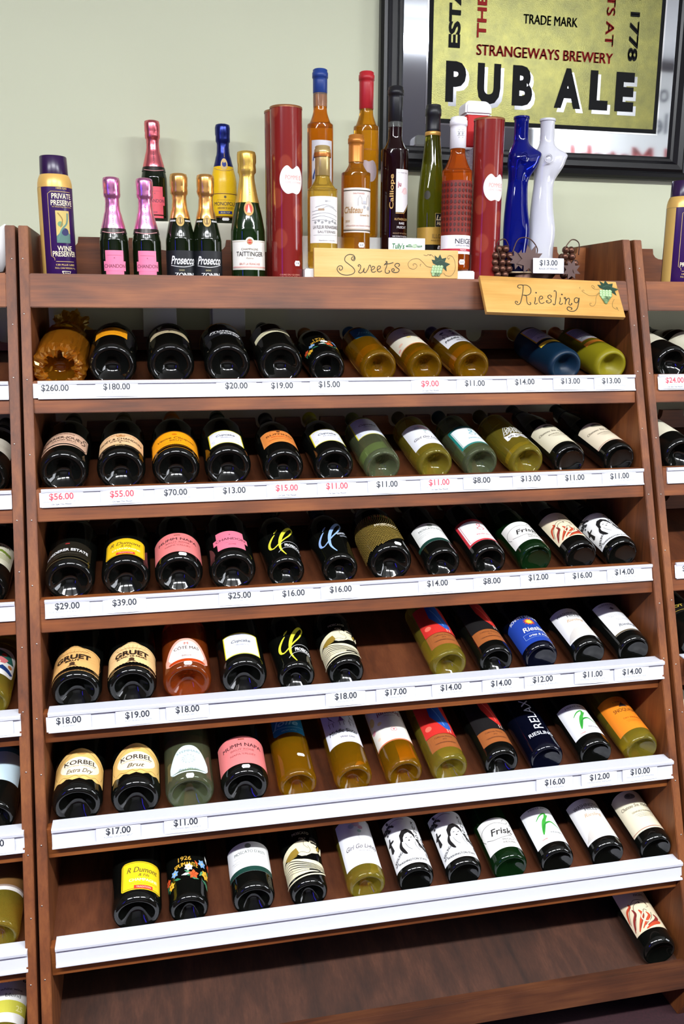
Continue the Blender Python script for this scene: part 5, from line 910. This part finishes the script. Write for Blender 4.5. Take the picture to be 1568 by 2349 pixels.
_po(e, P, [('g', [(-4, 82), (14, 82), (29, 100), (29, 166), (-4, 166)], (236, 230, 232)), ('l', [(-4, 80), (15, 80), (30, 98)], 1.6, (190, 150, 90)), ('t', 'Calliope', -13, 122, 8, (190, 150, 80), dict(w=68, rot=90)), ('t', 'A VINEYARD', 12, 159, 2.6, (150, 140, 150), dict(w=24)), ('t', 'ju', 3, 137, 9, (150, 40, 60), dict(w=8, bold=.03)), ('d', 16, 124, 7, (240, 206, 206)), ('l', [(8, 120), (18, 130), (24, 118)], .7, (210, 150, 150), dict(smooth=3)), ('t', 'RUTHERGLEN', 10, 68, 4.4, (190, 150, 90), dict(w=32)), ('t', 'RARE', 10, 60, 4.4, (210, 206, 206), dict(w=13)), ('t', 'MUSCAT', 10, 52, 4.6, (210, 206, 206), dict(w=22)), ('t', 'PRODUCT OF AUSTRALIA', 8, 40, 2.4, (150, 120, 90), dict(w=34)), ('t', 'WINE PRODUCT OF AUSTRALIA', 8, 34, 2.8, (206, 200, 200), dict(w=36)), ('t', '500 ml', 2, 27, 2.8, (206, 200, 200), dict(w=12))], 'label', .0004)
e = stand('dessert_wine_bottle', 'slender olive green dessert wine bottle with gold band label and black capsule', 'bottle', .7974, .1685, S2)
P = [(0, .010), (.006, .0098), (.014, .006), (.020, .001), (.024, 0), (.0275, .001), (.0292, .006)] + spline([(.0296, .012), (.0296, .085), (.0280, .125), (.0240, .165), (.0195, .200), (.0162, .230), (.0146, .255)], 4) + [(.0143, .275), (.0158, .2765), (.0158, .289), (.0146, .290), (.0144, .2955), (0, .296)]
made(e, 'glass_body', P, MG('olive', (96, 96, 14), .7)); made(e, 'capsule', [(.0156, .2445), (.0160, .245)] + [(r + .0007, h) for r, h in P if h > .246 and r > .001] + [(.0146, .2966), (0, .2968)], mat('capsule_24_24_28', (24, 24, 28), .4), 40)
made(e, 'gold_ring', [(.0160, .237), (.0165, .2376), (.0163, .2440), (.0158, .2446)], mat('gold_ring', (214, 164, 84), .35, .4), 40)
lo = label(e, P, -46, 46, 19, 54, (176, 142, 60), m=mat('label_gold', (190, 150, 66), .35, .35)); _po(lo, P, [('g', [(0, 54), (34, 54), (34, 82), (0, 82)], (22, 22, 24)), ('f', 0, 34, 54, 82, .8, (180, 150, 80)), ('t', 'Late', 15, 73, 10, (220, 200, 160), dict(w=22, it=.3)), ('t', 'Harvest', 18, 62, 7, (220, 200, 160), dict(w=26, it=.3)), ('t', 'ILLOOZ', 12, 36, 8, (110, 84, 30), dict(w=34)), ('t', 'WINE OF AUSTRIA', 10, 27, 2.6, (110, 84, 30), dict(w=36))], 'print', .0005)
made(e, 'dark_foot', [(.0297, .004), (.0300, .008), (.0300, .0185)], mat('foot_black', (18, 18, 14), .15), 48); _po(e, P, [('d', -18, 118, 7, (40, 36, 14), dict(ry=9))], 'glass_seal', .0004)
sticker_(e, P, 14, 12, '30.00')
e, P = tall(.8321, .1085, S1, .0308, .2985, .0150, .180, .226, MG('cider', (206, 92, 16)), 'amber ice cider bottle with white capsule and white foot label, at the front', cap=1, capz=.239, capcol=(238, 236, 240), capr=.0014)
_po(e, P, [('r', -48, 48, 71, 176, (120, 26, 10))] + [('d', -44 + (k % 12) * 8, 80 + (k // 12) * 11, 2.4, (70, 16, 10), dict(ry=3.6)) for k in range(108)], 'pattern_sleeve', .0004)
lo = label(e, P, -48, 48, 33, 70, (240, 236, 240)); _po(lo, P, [('r', -48, 48, 38.5, 43.5, (176, 30, 50)), ('t', 'PREMIUM', 8, 41, 2.6, (240, 220, 220), dict(w=14)), ('t', 'NEIGE', 9, 58, 9.5, (40, 40, 56), dict(w=38, bold=.01)), ('t', 'APPLE ICE WINE', 9, 49.5, 2.8, (130, 130, 140), dict(w=36))], 'print', .0006)
_po(e, P, [('l', [(u - 2.4, 266), (u, 270), (u + 2.4, 266), (u, 262), (u - 2.4, 266)], .9, (70, 70, 76)) for u in (-7, 7)] + [('d', u + du, 266 + dv, .9, (70, 70, 76)) for u in (-7, 7) for du, dv in ((0, 0), (0, 7), (0, -7), (4, 3.6), (-4, 3.6), (4, -3.6), (-4, -3.6))], 'capsule_print', .0018)
sticker_(e, P, 6, 17, '36.00')
# red and white gift bottle cover half hidden behind
e = stand('gift_bottle', 'red bottle in white-trimmed top and silver glitter, half hidden behind right red tube', 'gift bottle', .9014, .205, TS)
def rr_poly(w, z0, z1, r, n=6):
    pts = [(-w, z0), (w, z0)]
    for k in range(n + 1): a = pi / 2 * k / n; pts.append((w - r + r * cos(a), z1 - r + r * sin(a)))
    for k in range(n + 1): a = pi / 2 + pi / 2 * k / n; pts.append((-w + r * .6 + r * .6 * cos(a), z1 - r * .6 + r * .6 * sin(a)))
    return pts
prism('white_trim', rr_poly(.0292, .366, .393, .017), 'Y', -.024, .024, mat('felt_white', (240, 238, 240), .8), e, .004)
prism('red_sleeve', [(-.0268, .300), (.0268, .300), (.0268, .367), (-.0268, .367)], 'Y', -.022, .022, mat('felt_red', (196, 30, 34), .6), e, .004)
prism('side_trim', [(.0266, .345), (.0292, .345), (.0292, .367), (.0266, .367)], 'Y', -.022, .022, mat('felt_white', (240, 238, 240), .8), e, .001)
prism('lower_trim', [(-.0275, .296), (.0275, .296), (.0275, .301), (-.0275, .301)], 'Y', -.023, .023, mat('felt_white', (240, 238, 240), .8), e, .001)
gl = mat('silver_glitter', (170, 160, 166), .35, .6, bump=(420, 1.0))
made(e, 'glitter_bottle', [(0, 0), (.024, 0), (.0262, .003), (.0262, .30)], gl, 40)
# cat bottles
def cat(x, y, z, desc, m, rz, flip):
    e = stand('cat_bottle', desc, 'bottle', x, y, z, rz)
    prof = spline([(.0235, .0), (.0250, .008), (.0252, .05), (.0248, .10), (.0228, .145), (.0208, .180), (.0222, .200), (.0248, .222), (.0240, .238), (.0195, .252), (.0158, .262), (.0148, .280), (.0150, .3040), (.0164, .3052), (.0164, .3096), (.0150, .3104), (.0120, .3100), (.0115, .300)], 4)
    prof = [(0, .002), (.02, .0005)] + prof; n = 64; v = []; f = []; rings = []
    for r, h in prof:
        b = len(v); rings.append(b)
        for i in range(n):
            a = 2 * pi * i / n; q = Vector((r * sin(a), -r * cos(a), h)); d = Vector((sin(a), -cos(a), 0))
            def bump(px, pz, amp, sa, sz, qa):  # raised paw / face swelling
                da = (a - qa + pi) % (2 * pi) - pi
                return amp * math.exp(-(da / sa) ** 2 - ((h - pz) / sz) ** 2)
            k = bump(0, .240, .015, .42, .010, rad(72)) + bump(0, .224, .014, .50, .016, rad(66)) + bump(0, .205, .006, .6, .014, rad(60)) + bump(0, .228, .004, .3, .010, rad(-6)) + bump(0, .085, .006, .7, .035, rad(55)) + bump(0, .05, .005, .6, .04, rad(-60)) - bump(0, .19, .003, .3, .012, rad(20))
            q += d * k; q.x += -.004 * sin(h / .31 * pi * 1.6) + .010 * (h / .31 - .5) * -.6
            v.append(tuple(q))
    for k in range(len(rings) - 1):
        for i in range(n): j = (i + 1) % n; f.append((rings[k] + i, rings[k] + j, rings[k + 1] + j, rings[k + 1] + i))
    f.append(tuple(rings[0] + i for i in range(n))[::-1])
    pyd('glass_body', v, f, e, [m], True)
    pts = [(.0085 * cos(k * pi / 10), 0, .228 + .0085 * sin(k * pi / 10)) for k in range(20)]
    o = link('eye_ring', tube_mesh('eye_ring', [(p[0] - .005, -.0325 + abs(p[0]) * .25, p[2]) for p in pts], .0010, 6, True), e, [m]); return e
cobalt = mat('glass_cobalt', (10, 22, 130), .04, trans=.55, ior=1.4, spec=.6)
cat(.9745, .128, 1.4842, 'cobalt blue glass bottle shaped like a cat, in the grape basket', cobalt, 4, 0)
cat(1.0360, .136, 1.4842, 'white glazed bottle shaped like a cat, in the grape basket', mat('glaze_white', (198, 198, 206), .12, coat=.4), -3, 1)
# grape basket
M_brz = mat('bronze_patina', (104, 70, 56), .38, .75); M_wire = mat('bronze_wire', (86, 62, 52), .4, .7)
bk = stand('grape_basket', 'bronze wire basket of grape clusters and leaves holding the two cat bottles', 'basket', 1.008, .132, TS)
made(bk, 'tray', [(0, .0405), (.070, .0405), (.0755, .0415), (.0765, .0440), (.0745, .0440), (.070, .0428), (0, .0428)], mat('tray_cream', (206, 186, 150), .5), 48)
for o in bk.children: o.scale = (1.08, .62, 1)
made(bk, 'foot', [(0, .0003), (.05, .0003), (.055, .004), (.04, .02), (.055, .0400), (0, .0402)], M_wire, 40).scale = (1.1, .8, 1)
link('wire_ring', tube_mesh('wire_ring', [(.0835 * cos(k * pi / 24), .050 * sin(k * pi / 24), .064) for k in range(48)], .0016, 6, True), bk, [M_wire])
gme = lathemesh('grape', [(.0078 * sin(pi * k / 10), -.0078 * cos(pi * k / 10)) for k in range(11)], 16)
gme.materials.append(M_brz)
rg = random.Random(21)
def cluster(cx, cy, rows):
    for r_, (n, z) in enumerate(rows):
        for k in range(n):
            o = bpy.data.objects.new('grape', gme); COL.objects.link(o); o.parent = bk
            o.location = (cx + (k - (n - 1) / 2) * .0148 + rg.uniform(-.001, .001), cy + rg.uniform(-.003, .003) - .004 * (r_ % 2), z)
for cx, cy, rows in ((-.076, -.036, [(2, .089), (3, .0755), (3, .062), (3, .049), (2, .037)]), (.076, -.030, [(2, .090), (2, .0765), (3, .063), (2, .050), (2, .038)]), (-.086, .01, [(2, .078), (2, .064), (1, .05)]), (.088, .012, [(2, .078), (2, .064), (1, .05)])): cluster(cx, cy, rows)
LEAF = [(0, -.030), (.006, -.014), (.022, -.018), (.016, -.004), (.030, .006), (.016, .010), (.020, .026), (.008, .018), (.002, .032), (-.006, .018), (-.022, .022), (-.016, .008), (-.030, .002), (-.016, -.006), (-.020, -.020), (-.006, -.014)]
for lx, ly, lz, s, a in ((-.020, -.052, .066, 1.0, .3), (.078, -.048, .048, .7, 1.2), (-.044, -.05, .068, .7, 2.0)):
    P_ = [(x_ * cos(a) - z_ * sin(a), x_ * sin(a) + z_ * cos(a)) for x_, z_ in LEAF]
    o = prism('vine_leaf', [(p[0] * s, p[1] * s) for p in P_], 'Y', -.0008, .0008, mat('bronze_leaf', (104, 84, 80), .45, .6), bk); o.location = (lx, ly, lz)
for pts in ([(-.082, -.045, .066), (-.092, -.045, .098), (-.076, -.046, .108), (-.066, -.046, .094)], [(-.058, -.047, .08), (-.046, -.047, .108), (-.022, -.048, .110), (-.004, -.05, .09), (-.008, -.05, .07)], [(.06, -.042, .09), (.076, -.042, .110), (.094, -.04, .104), (.096, -.038, .08)], [(.09, -.03, .07), (.080, -.048, .05), (.088, -.045, .034)]):
    link('tendril_wire', tube_mesh('tendril_wire', spline(pts, 6), .0012, 6), bk, [M_wire])
def flat_card(name, desc, cat_, x, y, z, w, h, t, m, items, rot=(0, 0, 0), group=None, bev=.001):
    o = box(name, -w / 2, w / 2, 0, t, 0, h, m, None, bev); o.location = (x, y, z); o.rotation_euler = rot; tag(o, desc, cat_, group)
    
    for nm, fn in (items if isinstance(items, list) else [('print', items)]):
        F = Flat(); fn(F); F.build(nm, o, lambda u, v, l: (u, -.0004 - l * .00004, v))
    return o
def it_13(F): F.text('$13.00', 0, .0215, .0105, INK, w=.040); F.text('BLACK CAT RIESLING', 0, .0095, .0034, (120, 120, 126), w=.042)
flat_card('price_tag', 'white price tag reading $13.00 leaning on the grape basket', 'price tag', 1.0265, .070, 1.4800, .069, .031, .0008, M_card, it_13, (rad(-6), 0, 0))
def it_t(F):
    G = (40, 110, 60); F.text("Tully's", -.018, .033, .0095, G, w=.026, it=.15, bold=.03); F.line([(-.0, .0325), (.006, .036), (.012, .0325), (.018, .036), (.024, .0325), (.031, .034)], .0030, (110, 150, 110), smooth=4)
    F.line([(-.002, .0330), (.032, .0335)], .0035, (60, 110, 70)); F.disc(.016, .0335, .005, (150, 180, 140), ry=.0035); F.line([(.002, .0335), (.030, .0338)], .0008, (240, 244, 238))
flat_card('business_card', 'small white card with green lettering behind the sweets sign', 'card', .7207, .0815 - .0035, 1.4964, .0765, .0490, .0008, mat('card_white', (244, 244, 244), .5), it_t, (rad(-2), 0, 0))
bpy.data.objects['business_card'].location.y = .0822 - .0025
# hand painted wooden signs
M_pine = wood('pine_sign_board', 'X', [(192, 146, 76), (216, 172, 100), (226, 190, 122)], knots=False, rough=.5)
M_pine2 = wood('pine_sign_board_amber', 'X', [(170, 122, 52), (196, 148, 74), (208, 164, 94)], knots=False, rough=.5)
GN = (30, 58, 42); INKS = (44, 46, 36)
def grapes_art(F, cx, cy, s, n_rows, seed):
    lf = [(-.6, .2), (-.75, .55), (-.4, .5), (-.45, .95), (-.1, .7), (.1, 1.05), (.3, .65), (.75, .75), (.6, .35), (1.15, .15), (.75, -.1), (.8, -.55), (.45, -.25), (.1, -.1), (-.2, 0)]
    F.poly([(cx + x * s, cy + y * s) for x, y in lf], GN); F.line([(cx - .3 * s, cy + .3 * s), (cx + .2 * s, cy + .5 * s), (cx + .8 * s, cy + .2 * s)], s * .03, (70, 100, 80), smooth=4)
    r_ = random.Random(seed)
    for j, n in enumerate(n_rows):
        for k in range(n):
            u = cx + (k - (n - 1) / 2) * .27 * s - .12 * s - .06 * s * j; v = cy - .12 * s - j * .24 * s
            F.disc(u, v, .17 * s, (96, 128, 84)); F.disc(u - .01 * s, v + .01 * s, .145 * s, (158, 188, 136)); F.disc(u - .04 * s, v + .05 * s, .06 * s, (190, 212, 168))
def sweets(F):
    q = lambda L: [((x - 135) / 1165 * .2985 - .14925, (430 - y) / 245 * .0556) for x, y in L]
    T = .0014
    for L in ([(440, 276), (452, 272), (454, 260), (440, 256), (430, 268), (436, 284), (452, 286), (458, 266), (446, 242), (412, 236), (382, 256), (378, 290), (406, 316), (442, 346), (456, 376), (440, 400), (392, 412), (342, 400), (316, 366), (326, 338), (350, 334), (360, 354), (346, 370), (332, 362), (338, 350)],
              [(492, 338), (482, 330), (492, 320), (504, 334), (498, 362), (486, 382), (500, 392), (520, 380), (532, 350), (528, 380), (542, 388), (562, 356), (572, 326), (582, 326), (582, 344)],
              [(592, 366), (612, 352), (614, 338), (598, 334), (588, 355), (592, 378), (608, 384), (626, 374)], [(640, 362), (660, 348), (662, 334), (646, 330), (636, 351), (640, 374), (656, 380), (674, 370)],
              [(716, 290), (712, 330), (700, 366), (706, 388), (728, 388), (738, 374), (728, 368)], [(702, 288), (714, 292), (704, 306), (692, 322), (706, 312), (736, 308), (766, 298)],
              [(804, 330), (816, 324), (812, 308), (790, 306), (778, 324), (796, 342), (814, 358), (806, 378), (780, 384), (758, 376), (754, 356), (770, 352), (774, 366), (764, 370)]): F.line(q(L), T, INKS, smooth=5)
    for L in ([(1080, 335), (1040, 326), (1006, 290), (970, 262), (920, 268), (888, 300), (896, 340), (936, 352), (960, 326), (944, 304), (926, 312), (934, 324)], [(1100, 250), (1080, 228), (1064, 224), (1070, 234), (1048, 222), (1040, 234), (1012, 228)], [(1180, 380), (1200, 404), (1244, 404), (1276, 350), (1272, 280), (1250, 238), (1222, 230), (1210, 248), (1222, 260), (1228, 246)], [(988, 326), (984, 312), (996, 308)]): F.line(q(L), .0007, (110, 100, 66), smooth=5)
def sweets_g(F): grapes_art(F, *SQ(1140, 318), .021, (4, 4, 4, 3), 2)
SQ = lambda x, y: ((x - 135) / 1165 * .2985 - .14925, (430 - y) / 245 * .0556)
def riesling(F):
    q = lambda L: [((x - 195) / 1265 * .303 - .1515, (735 + (x - 195) * .033 - y) / 362 * .092) for x, y in L]
    T = .0016
    for L in ([(545, 498), (532, 502), (520, 490), (530, 472), (560, 468), (572, 480), (556, 540), (530, 610), (510, 650), (486, 664), (468, 650), (472, 632), (488, 636), (484, 648)], [(560, 472), (606, 472), (634, 500), (628, 544), (596, 570), (552, 570), (580, 580), (574, 630), (580, 658), (600, 662), (606, 646), (596, 642)],
              [(660, 590), (654, 620), (640, 650), (652, 658), (668, 646)], [(700, 610), (724, 600), (726, 582), (708, 580), (690, 610), (692, 644), (712, 650), (732, 640)],
              [(800, 590), (812, 578), (800, 566), (780, 576), (778, 596), (798, 612), (796, 634), (772, 646), (752, 636), (758, 622), (770, 630)],
              [(846, 534), (850, 522), (864, 530), (858, 570), (840, 620), (828, 656), (812, 662), (812, 650)], [(890, 590), (882, 625), (868, 648), (884, 658), (900, 644)], [(930, 604), (926, 594), (938, 590), (934, 620), (920, 658)], [(930, 630), (950, 604), (968, 596), (972, 612), (956, 650), (968, 664), (986, 650), (976, 646)],
              [(1062, 600), (1040, 590), (1018, 606), (1016, 634), (1036, 640), (1056, 612), (1066, 594), (1046, 650), (1020, 700), (984, 724), (942, 720), (928, 700), (944, 682), (970, 690), (972, 704), (960, 704)]): F.line(q(L), T, INKS, smooth=5)
    for x, y in ((676, 546), (912, 560)): c = q([(x, y)])[0]; F.disc(c[0], c[1], .0018, INKS)
def riesling_g(F): grapes_art(F, *RQ(1348, 510), .0245, (4, 4, 4, 3, 2, 1), 5)
RQ = lambda x, y: ((x - 195) / 1265 * .303 - .1515, (735 + (x - 195) * .033 - y) / 362 * .092)
def riesling_t(F):
    q = lambda L: [RQ(*p) for p in L]
    for L in ([(1290, 530), (1260, 540), (1230, 564), (1170, 566), (1130, 540), (1110, 520), (1128, 510), (1130, 524)], [(1100, 500), (1094, 488), (1104, 482)], [(1270, 540), (1230, 580), (1210, 640), (1180, 672), (1154, 664), (1156, 642), (1172, 644)], [(1280, 500), (1240, 502), (1214, 480), (1222, 462), (1240, 480), (1226, 492)], [(1398, 600), (1370, 640), (1364, 680), (1390, 700), (1404, 690), (1396, 682), (1410, 716)], [(1420, 520), (1450, 508), (1466, 494), (1452, 486), (1444, 500)]): F.line(q(L), .0008, (120, 104, 60), smooth=5)

flat_card('sign_board', 'pale pine sign hand-lettered Sweets standing on the top rail', 'sign', .6770, .0668, 1.4666, .2985, .0556, .0095, M_pine, [('lettering', sweets), ('painted_grapes', sweets_g)], (rad(-2), 0, 0))
so = flat_card('sign_board', 'amber pine sign hand-lettered Riesling hung at right end of the top rail', 'sign', 1.0280, -.004, 1.3930, .303, .0905, .0095, M_pine2, [('lettering', riesling), ('painted_tendrils', riesling_t), ('painted_grapes', riesling_g)], (0, 0, 0))
so.matrix_world = Matrix.Translation((1.0125, -.0130, 1.3960)) @ Matrix.Rotation(rad(1.75), 4, 'Y') @ Matrix.Rotation(rad(-37), 4, 'X')
# white paper bag corner at the left edge
bmv = []; rb = random.Random(8)
tag(pyd('paper_bag', [(x, y, z) for y in (.10, .13) for x, z in ((-.088, 1.466), (-.060, 1.470), (-.0505, 1.490), (-.049, 1.540), (-.0495, 1.556), (-.062, 1.548), (-.08, 1.530), (-.095, 1.50))], [tuple(range(8))[::-1], tuple(range(8, 16))] + [(i, (i + 1) % 8, 8 + (i + 1) % 8, 8 + i) for i in range(8)], None, [mat('bag_white', (232, 230, 228), .7)], True), 'white crumpled bag corner on upper shelf of left rack', 'bag')
# ---------------------------------------------------------------- framed brewery mirror on the wall
FX0, FX1, FZ0, FZ1 = .737, 1.527, 1.7215, 2.66
fr = stand('framed_mirror', 'black-framed advertising mirror with yellow ale poster on the wall', 'mirror', 0, 0, 0)
M_blk = mat('frame_black_gloss', (13, 13, 16), .34)
def frame_side(pts, kind):
    prof = [(0, .0), (0, -.018), (.006, -.026), (.013, -.028), (.018, -.024), (.024, -.0285), (.036, -.026), (.044, -.016), (.0505, -.0145), (.0555, -.008), (.0555, 0)]   # (inward, out of wall)
    (x0, z0), (x1, z1), (nx_, nz_) = pts; v = []; f = []; n = len(prof)
    for (px, pz, s) in ((x0, z0, 1), (x1, z1, -1)):
        for d, o_ in prof:
            tx, tz = ((1 if x1 > x0 else -1 if x1 < x0 else 0), (1 if z1 > z0 else -1 if z1 < z0 else 0))
            v.append((px + nx_ * d + tx * s * d, WY - .002 + o_, pz + nz_ * d + tz * s * d))
    for k in range(n): f.append((k, (k + 1) % n, n + (k + 1) % n, n + k))
    f.append(tuple(range(n))); f.append(tuple(range(n, 2 * n))[::-1])
    me = bpy.data.meshes.new('frame_rail'); me.from_pydata(v, [], f); bm = bmesh.new(); bm.from_mesh(me); bmesh.ops.recalc_face_normals(bm, faces=bm.faces[:]); bm.to_mesh(me); bm.free()
    link('frame_rail', me, fr, [M_blk])
frame_side(((FX0, FZ0), (FX1, FZ0), (0, 1)), 0); frame_side(((FX0, FZ1), (FX1, FZ1), (0, -1)), 0); frame_side(((FX0, FZ0), (FX0, FZ1), (1, 0)), 0); frame_side(((FX1, FZ0), (FX1, FZ1), (-1, 0)), 0)
M_mir = mat('mirror_glass', (196, 200, 208), .04, 1.0)
YM = .3905
box('mirror_glass', FX0 + .05, FX1 - .05, YM, YM + .006, FZ0 + .05, FZ1 - .05, M_mir, fr, 0)
def gold_foil():
    m = bpy.data.materials.new('poster_gold_foil'); m.use_nodes = True; nt = m.node_tree; b = nt.nodes['Principled BSDF']; b.inputs['Metallic'].default_value = .55; b.inputs['Roughness'].default_value = .3
    tc = nt.nodes.new('ShaderNodeTexCoord'); n = nt.nodes.new('ShaderNodeTexNoise'); n.inputs['Scale'].default_value = 26; n.inputs['Detail'].default_value = 8; n.inputs['Roughness'].default_value = .7
    c = nt.nodes.new('ShaderNodeValToRGB'); c.color_ramp.elements[0].position = .3; c.color_ramp.elements[0].color = rgb((100, 100, 57)); c.color_ramp.elements[1].position = .7; c.color_ramp.elements[1].color = rgb((132, 129, 66))
    nt.links.new(tc.outputs['Object'], n.inputs[0]); nt.links.new(n.outputs[0], c.inputs[0]); nt.links.new(c.outputs[0], b.inputs['Base Color'])
    n2 = nt.nodes.new('ShaderNodeTexNoise'); n2.inputs['Scale'].default_value = 500; bp = nt.nodes.new('ShaderNodeBump'); bp.inputs['Strength'].default_value = .35; bp.inputs['Distance'].default_value = .0006
    nt.links.new(tc.outputs['Object'], n2.inputs[0]); nt.links.new(n2.outputs[0], bp.inputs['Height']); nt.links.new(bp.outputs[0], b.inputs['Normal']); return m
PX0, PX1, PZ0, PZ1 = .852, 1.437, 1.829, 2.555
k_ = lambda p: p
F = Flat()
bord = mat('poster_black', (10, 11, 13), .6, spec=.15); gold = gold_foil(); silver = mat('poster_silver', (200, 202, 208), .12, .9); redi = mat('poster_red', (140, 20, 14), .55, spec=.2)
F.frame(PX0 - .005, PX1 + .004, PZ0 - .004, PZ1, .004, mat('mirror_bevel', (236, 238, 242), .05, 1.0))
F.rect(PX0, PX1, PZ0, PZ1, bord); F.rect(PX0 + .010, PX1 - .010, PZ0 + .0095, PZ1 - .01, gold)
def big(ch, u0, u1, z0=1.8812, z1=1.9566):
    for dx, dz, m in ((.0075, -.0085, silver), (0, 0, bord)):
        F.text(ch, (u0 + u1) / 2 + dx, (z0 + z1) / 2 + dz, z1 - z0, m, w=u1 - u0, bold=.055)
for ch, a, b in (('P', .8945, .944), ('U', .9715, 1.0285), ('B', 1.058, 1.1085), ('A', 1.1645, 1.2325), ('L', 1.2545, 1.3025), ('E', 1.3215, 1.3700)): big(ch, a, b)
F.text('STRANGEWAYS BREWERY', (.966 + 1.309) / 2, 1.990, .0222, redi, w=.343, bold=.035)
F.text('TRADE MARK', (1.078 + 1.2135) / 2, 2.062, .0195, bord, w=.1355)
F.text('ESTABLISHED', .9125, 1.990 + .178, .0245, bord, w=.355, rot=90, bold=.04)
F.text('THE CASK ALES', .977, 2.0155 + .17, .0205, redi, w=.34, rot=90, bold=.03)
F.text('TENANTS AT', 1.2960, 2.0165 + .125, .0205, redi, w=.25, rot=-90, bold=.03)
F.text('SINCE 1778', 1.359, 1.9875 + .145, .0235, bord, w=.29, rot=-90, bold=.04)
F.build('poster_print', fr, lambda u, v, l: (u, YM - .0006 - l * .00008, v))

# ---------------------------------------------------------------- board behind the viewer, seen only in the mirror
hb = box('hanging_board', -.80, .80, -.006, .006, 0, .68, mat('board_white', (236, 236, 232), .6), None, .002); hb.location = (3.05, -2.2, 2.0)
tag(hb, 'white hanging board with red handwriting behind the viewer, reflected in the mirror', 'sign')
for dx in (-.6, .6): link('hanger_wire', tube_mesh('hanger_wire', [(dx, 0, .675), (dx, 0, CEIL - 2.0)], .0015, 6), hb, [M_wire])
F = Flat(); F.text('Mix and Match!', .02, .235, .115, (206, 60, 66), w=1.15, bold=.03, it=.1); F.text('ol', .075, .575, .09, (96, 100, 108), w=.08); F.text('le', .075, .42, .10, (96, 100, 108), w=.09)
F.build('print', hb, lambda u, v, l: (-u, .0066 + l * .0001, v))
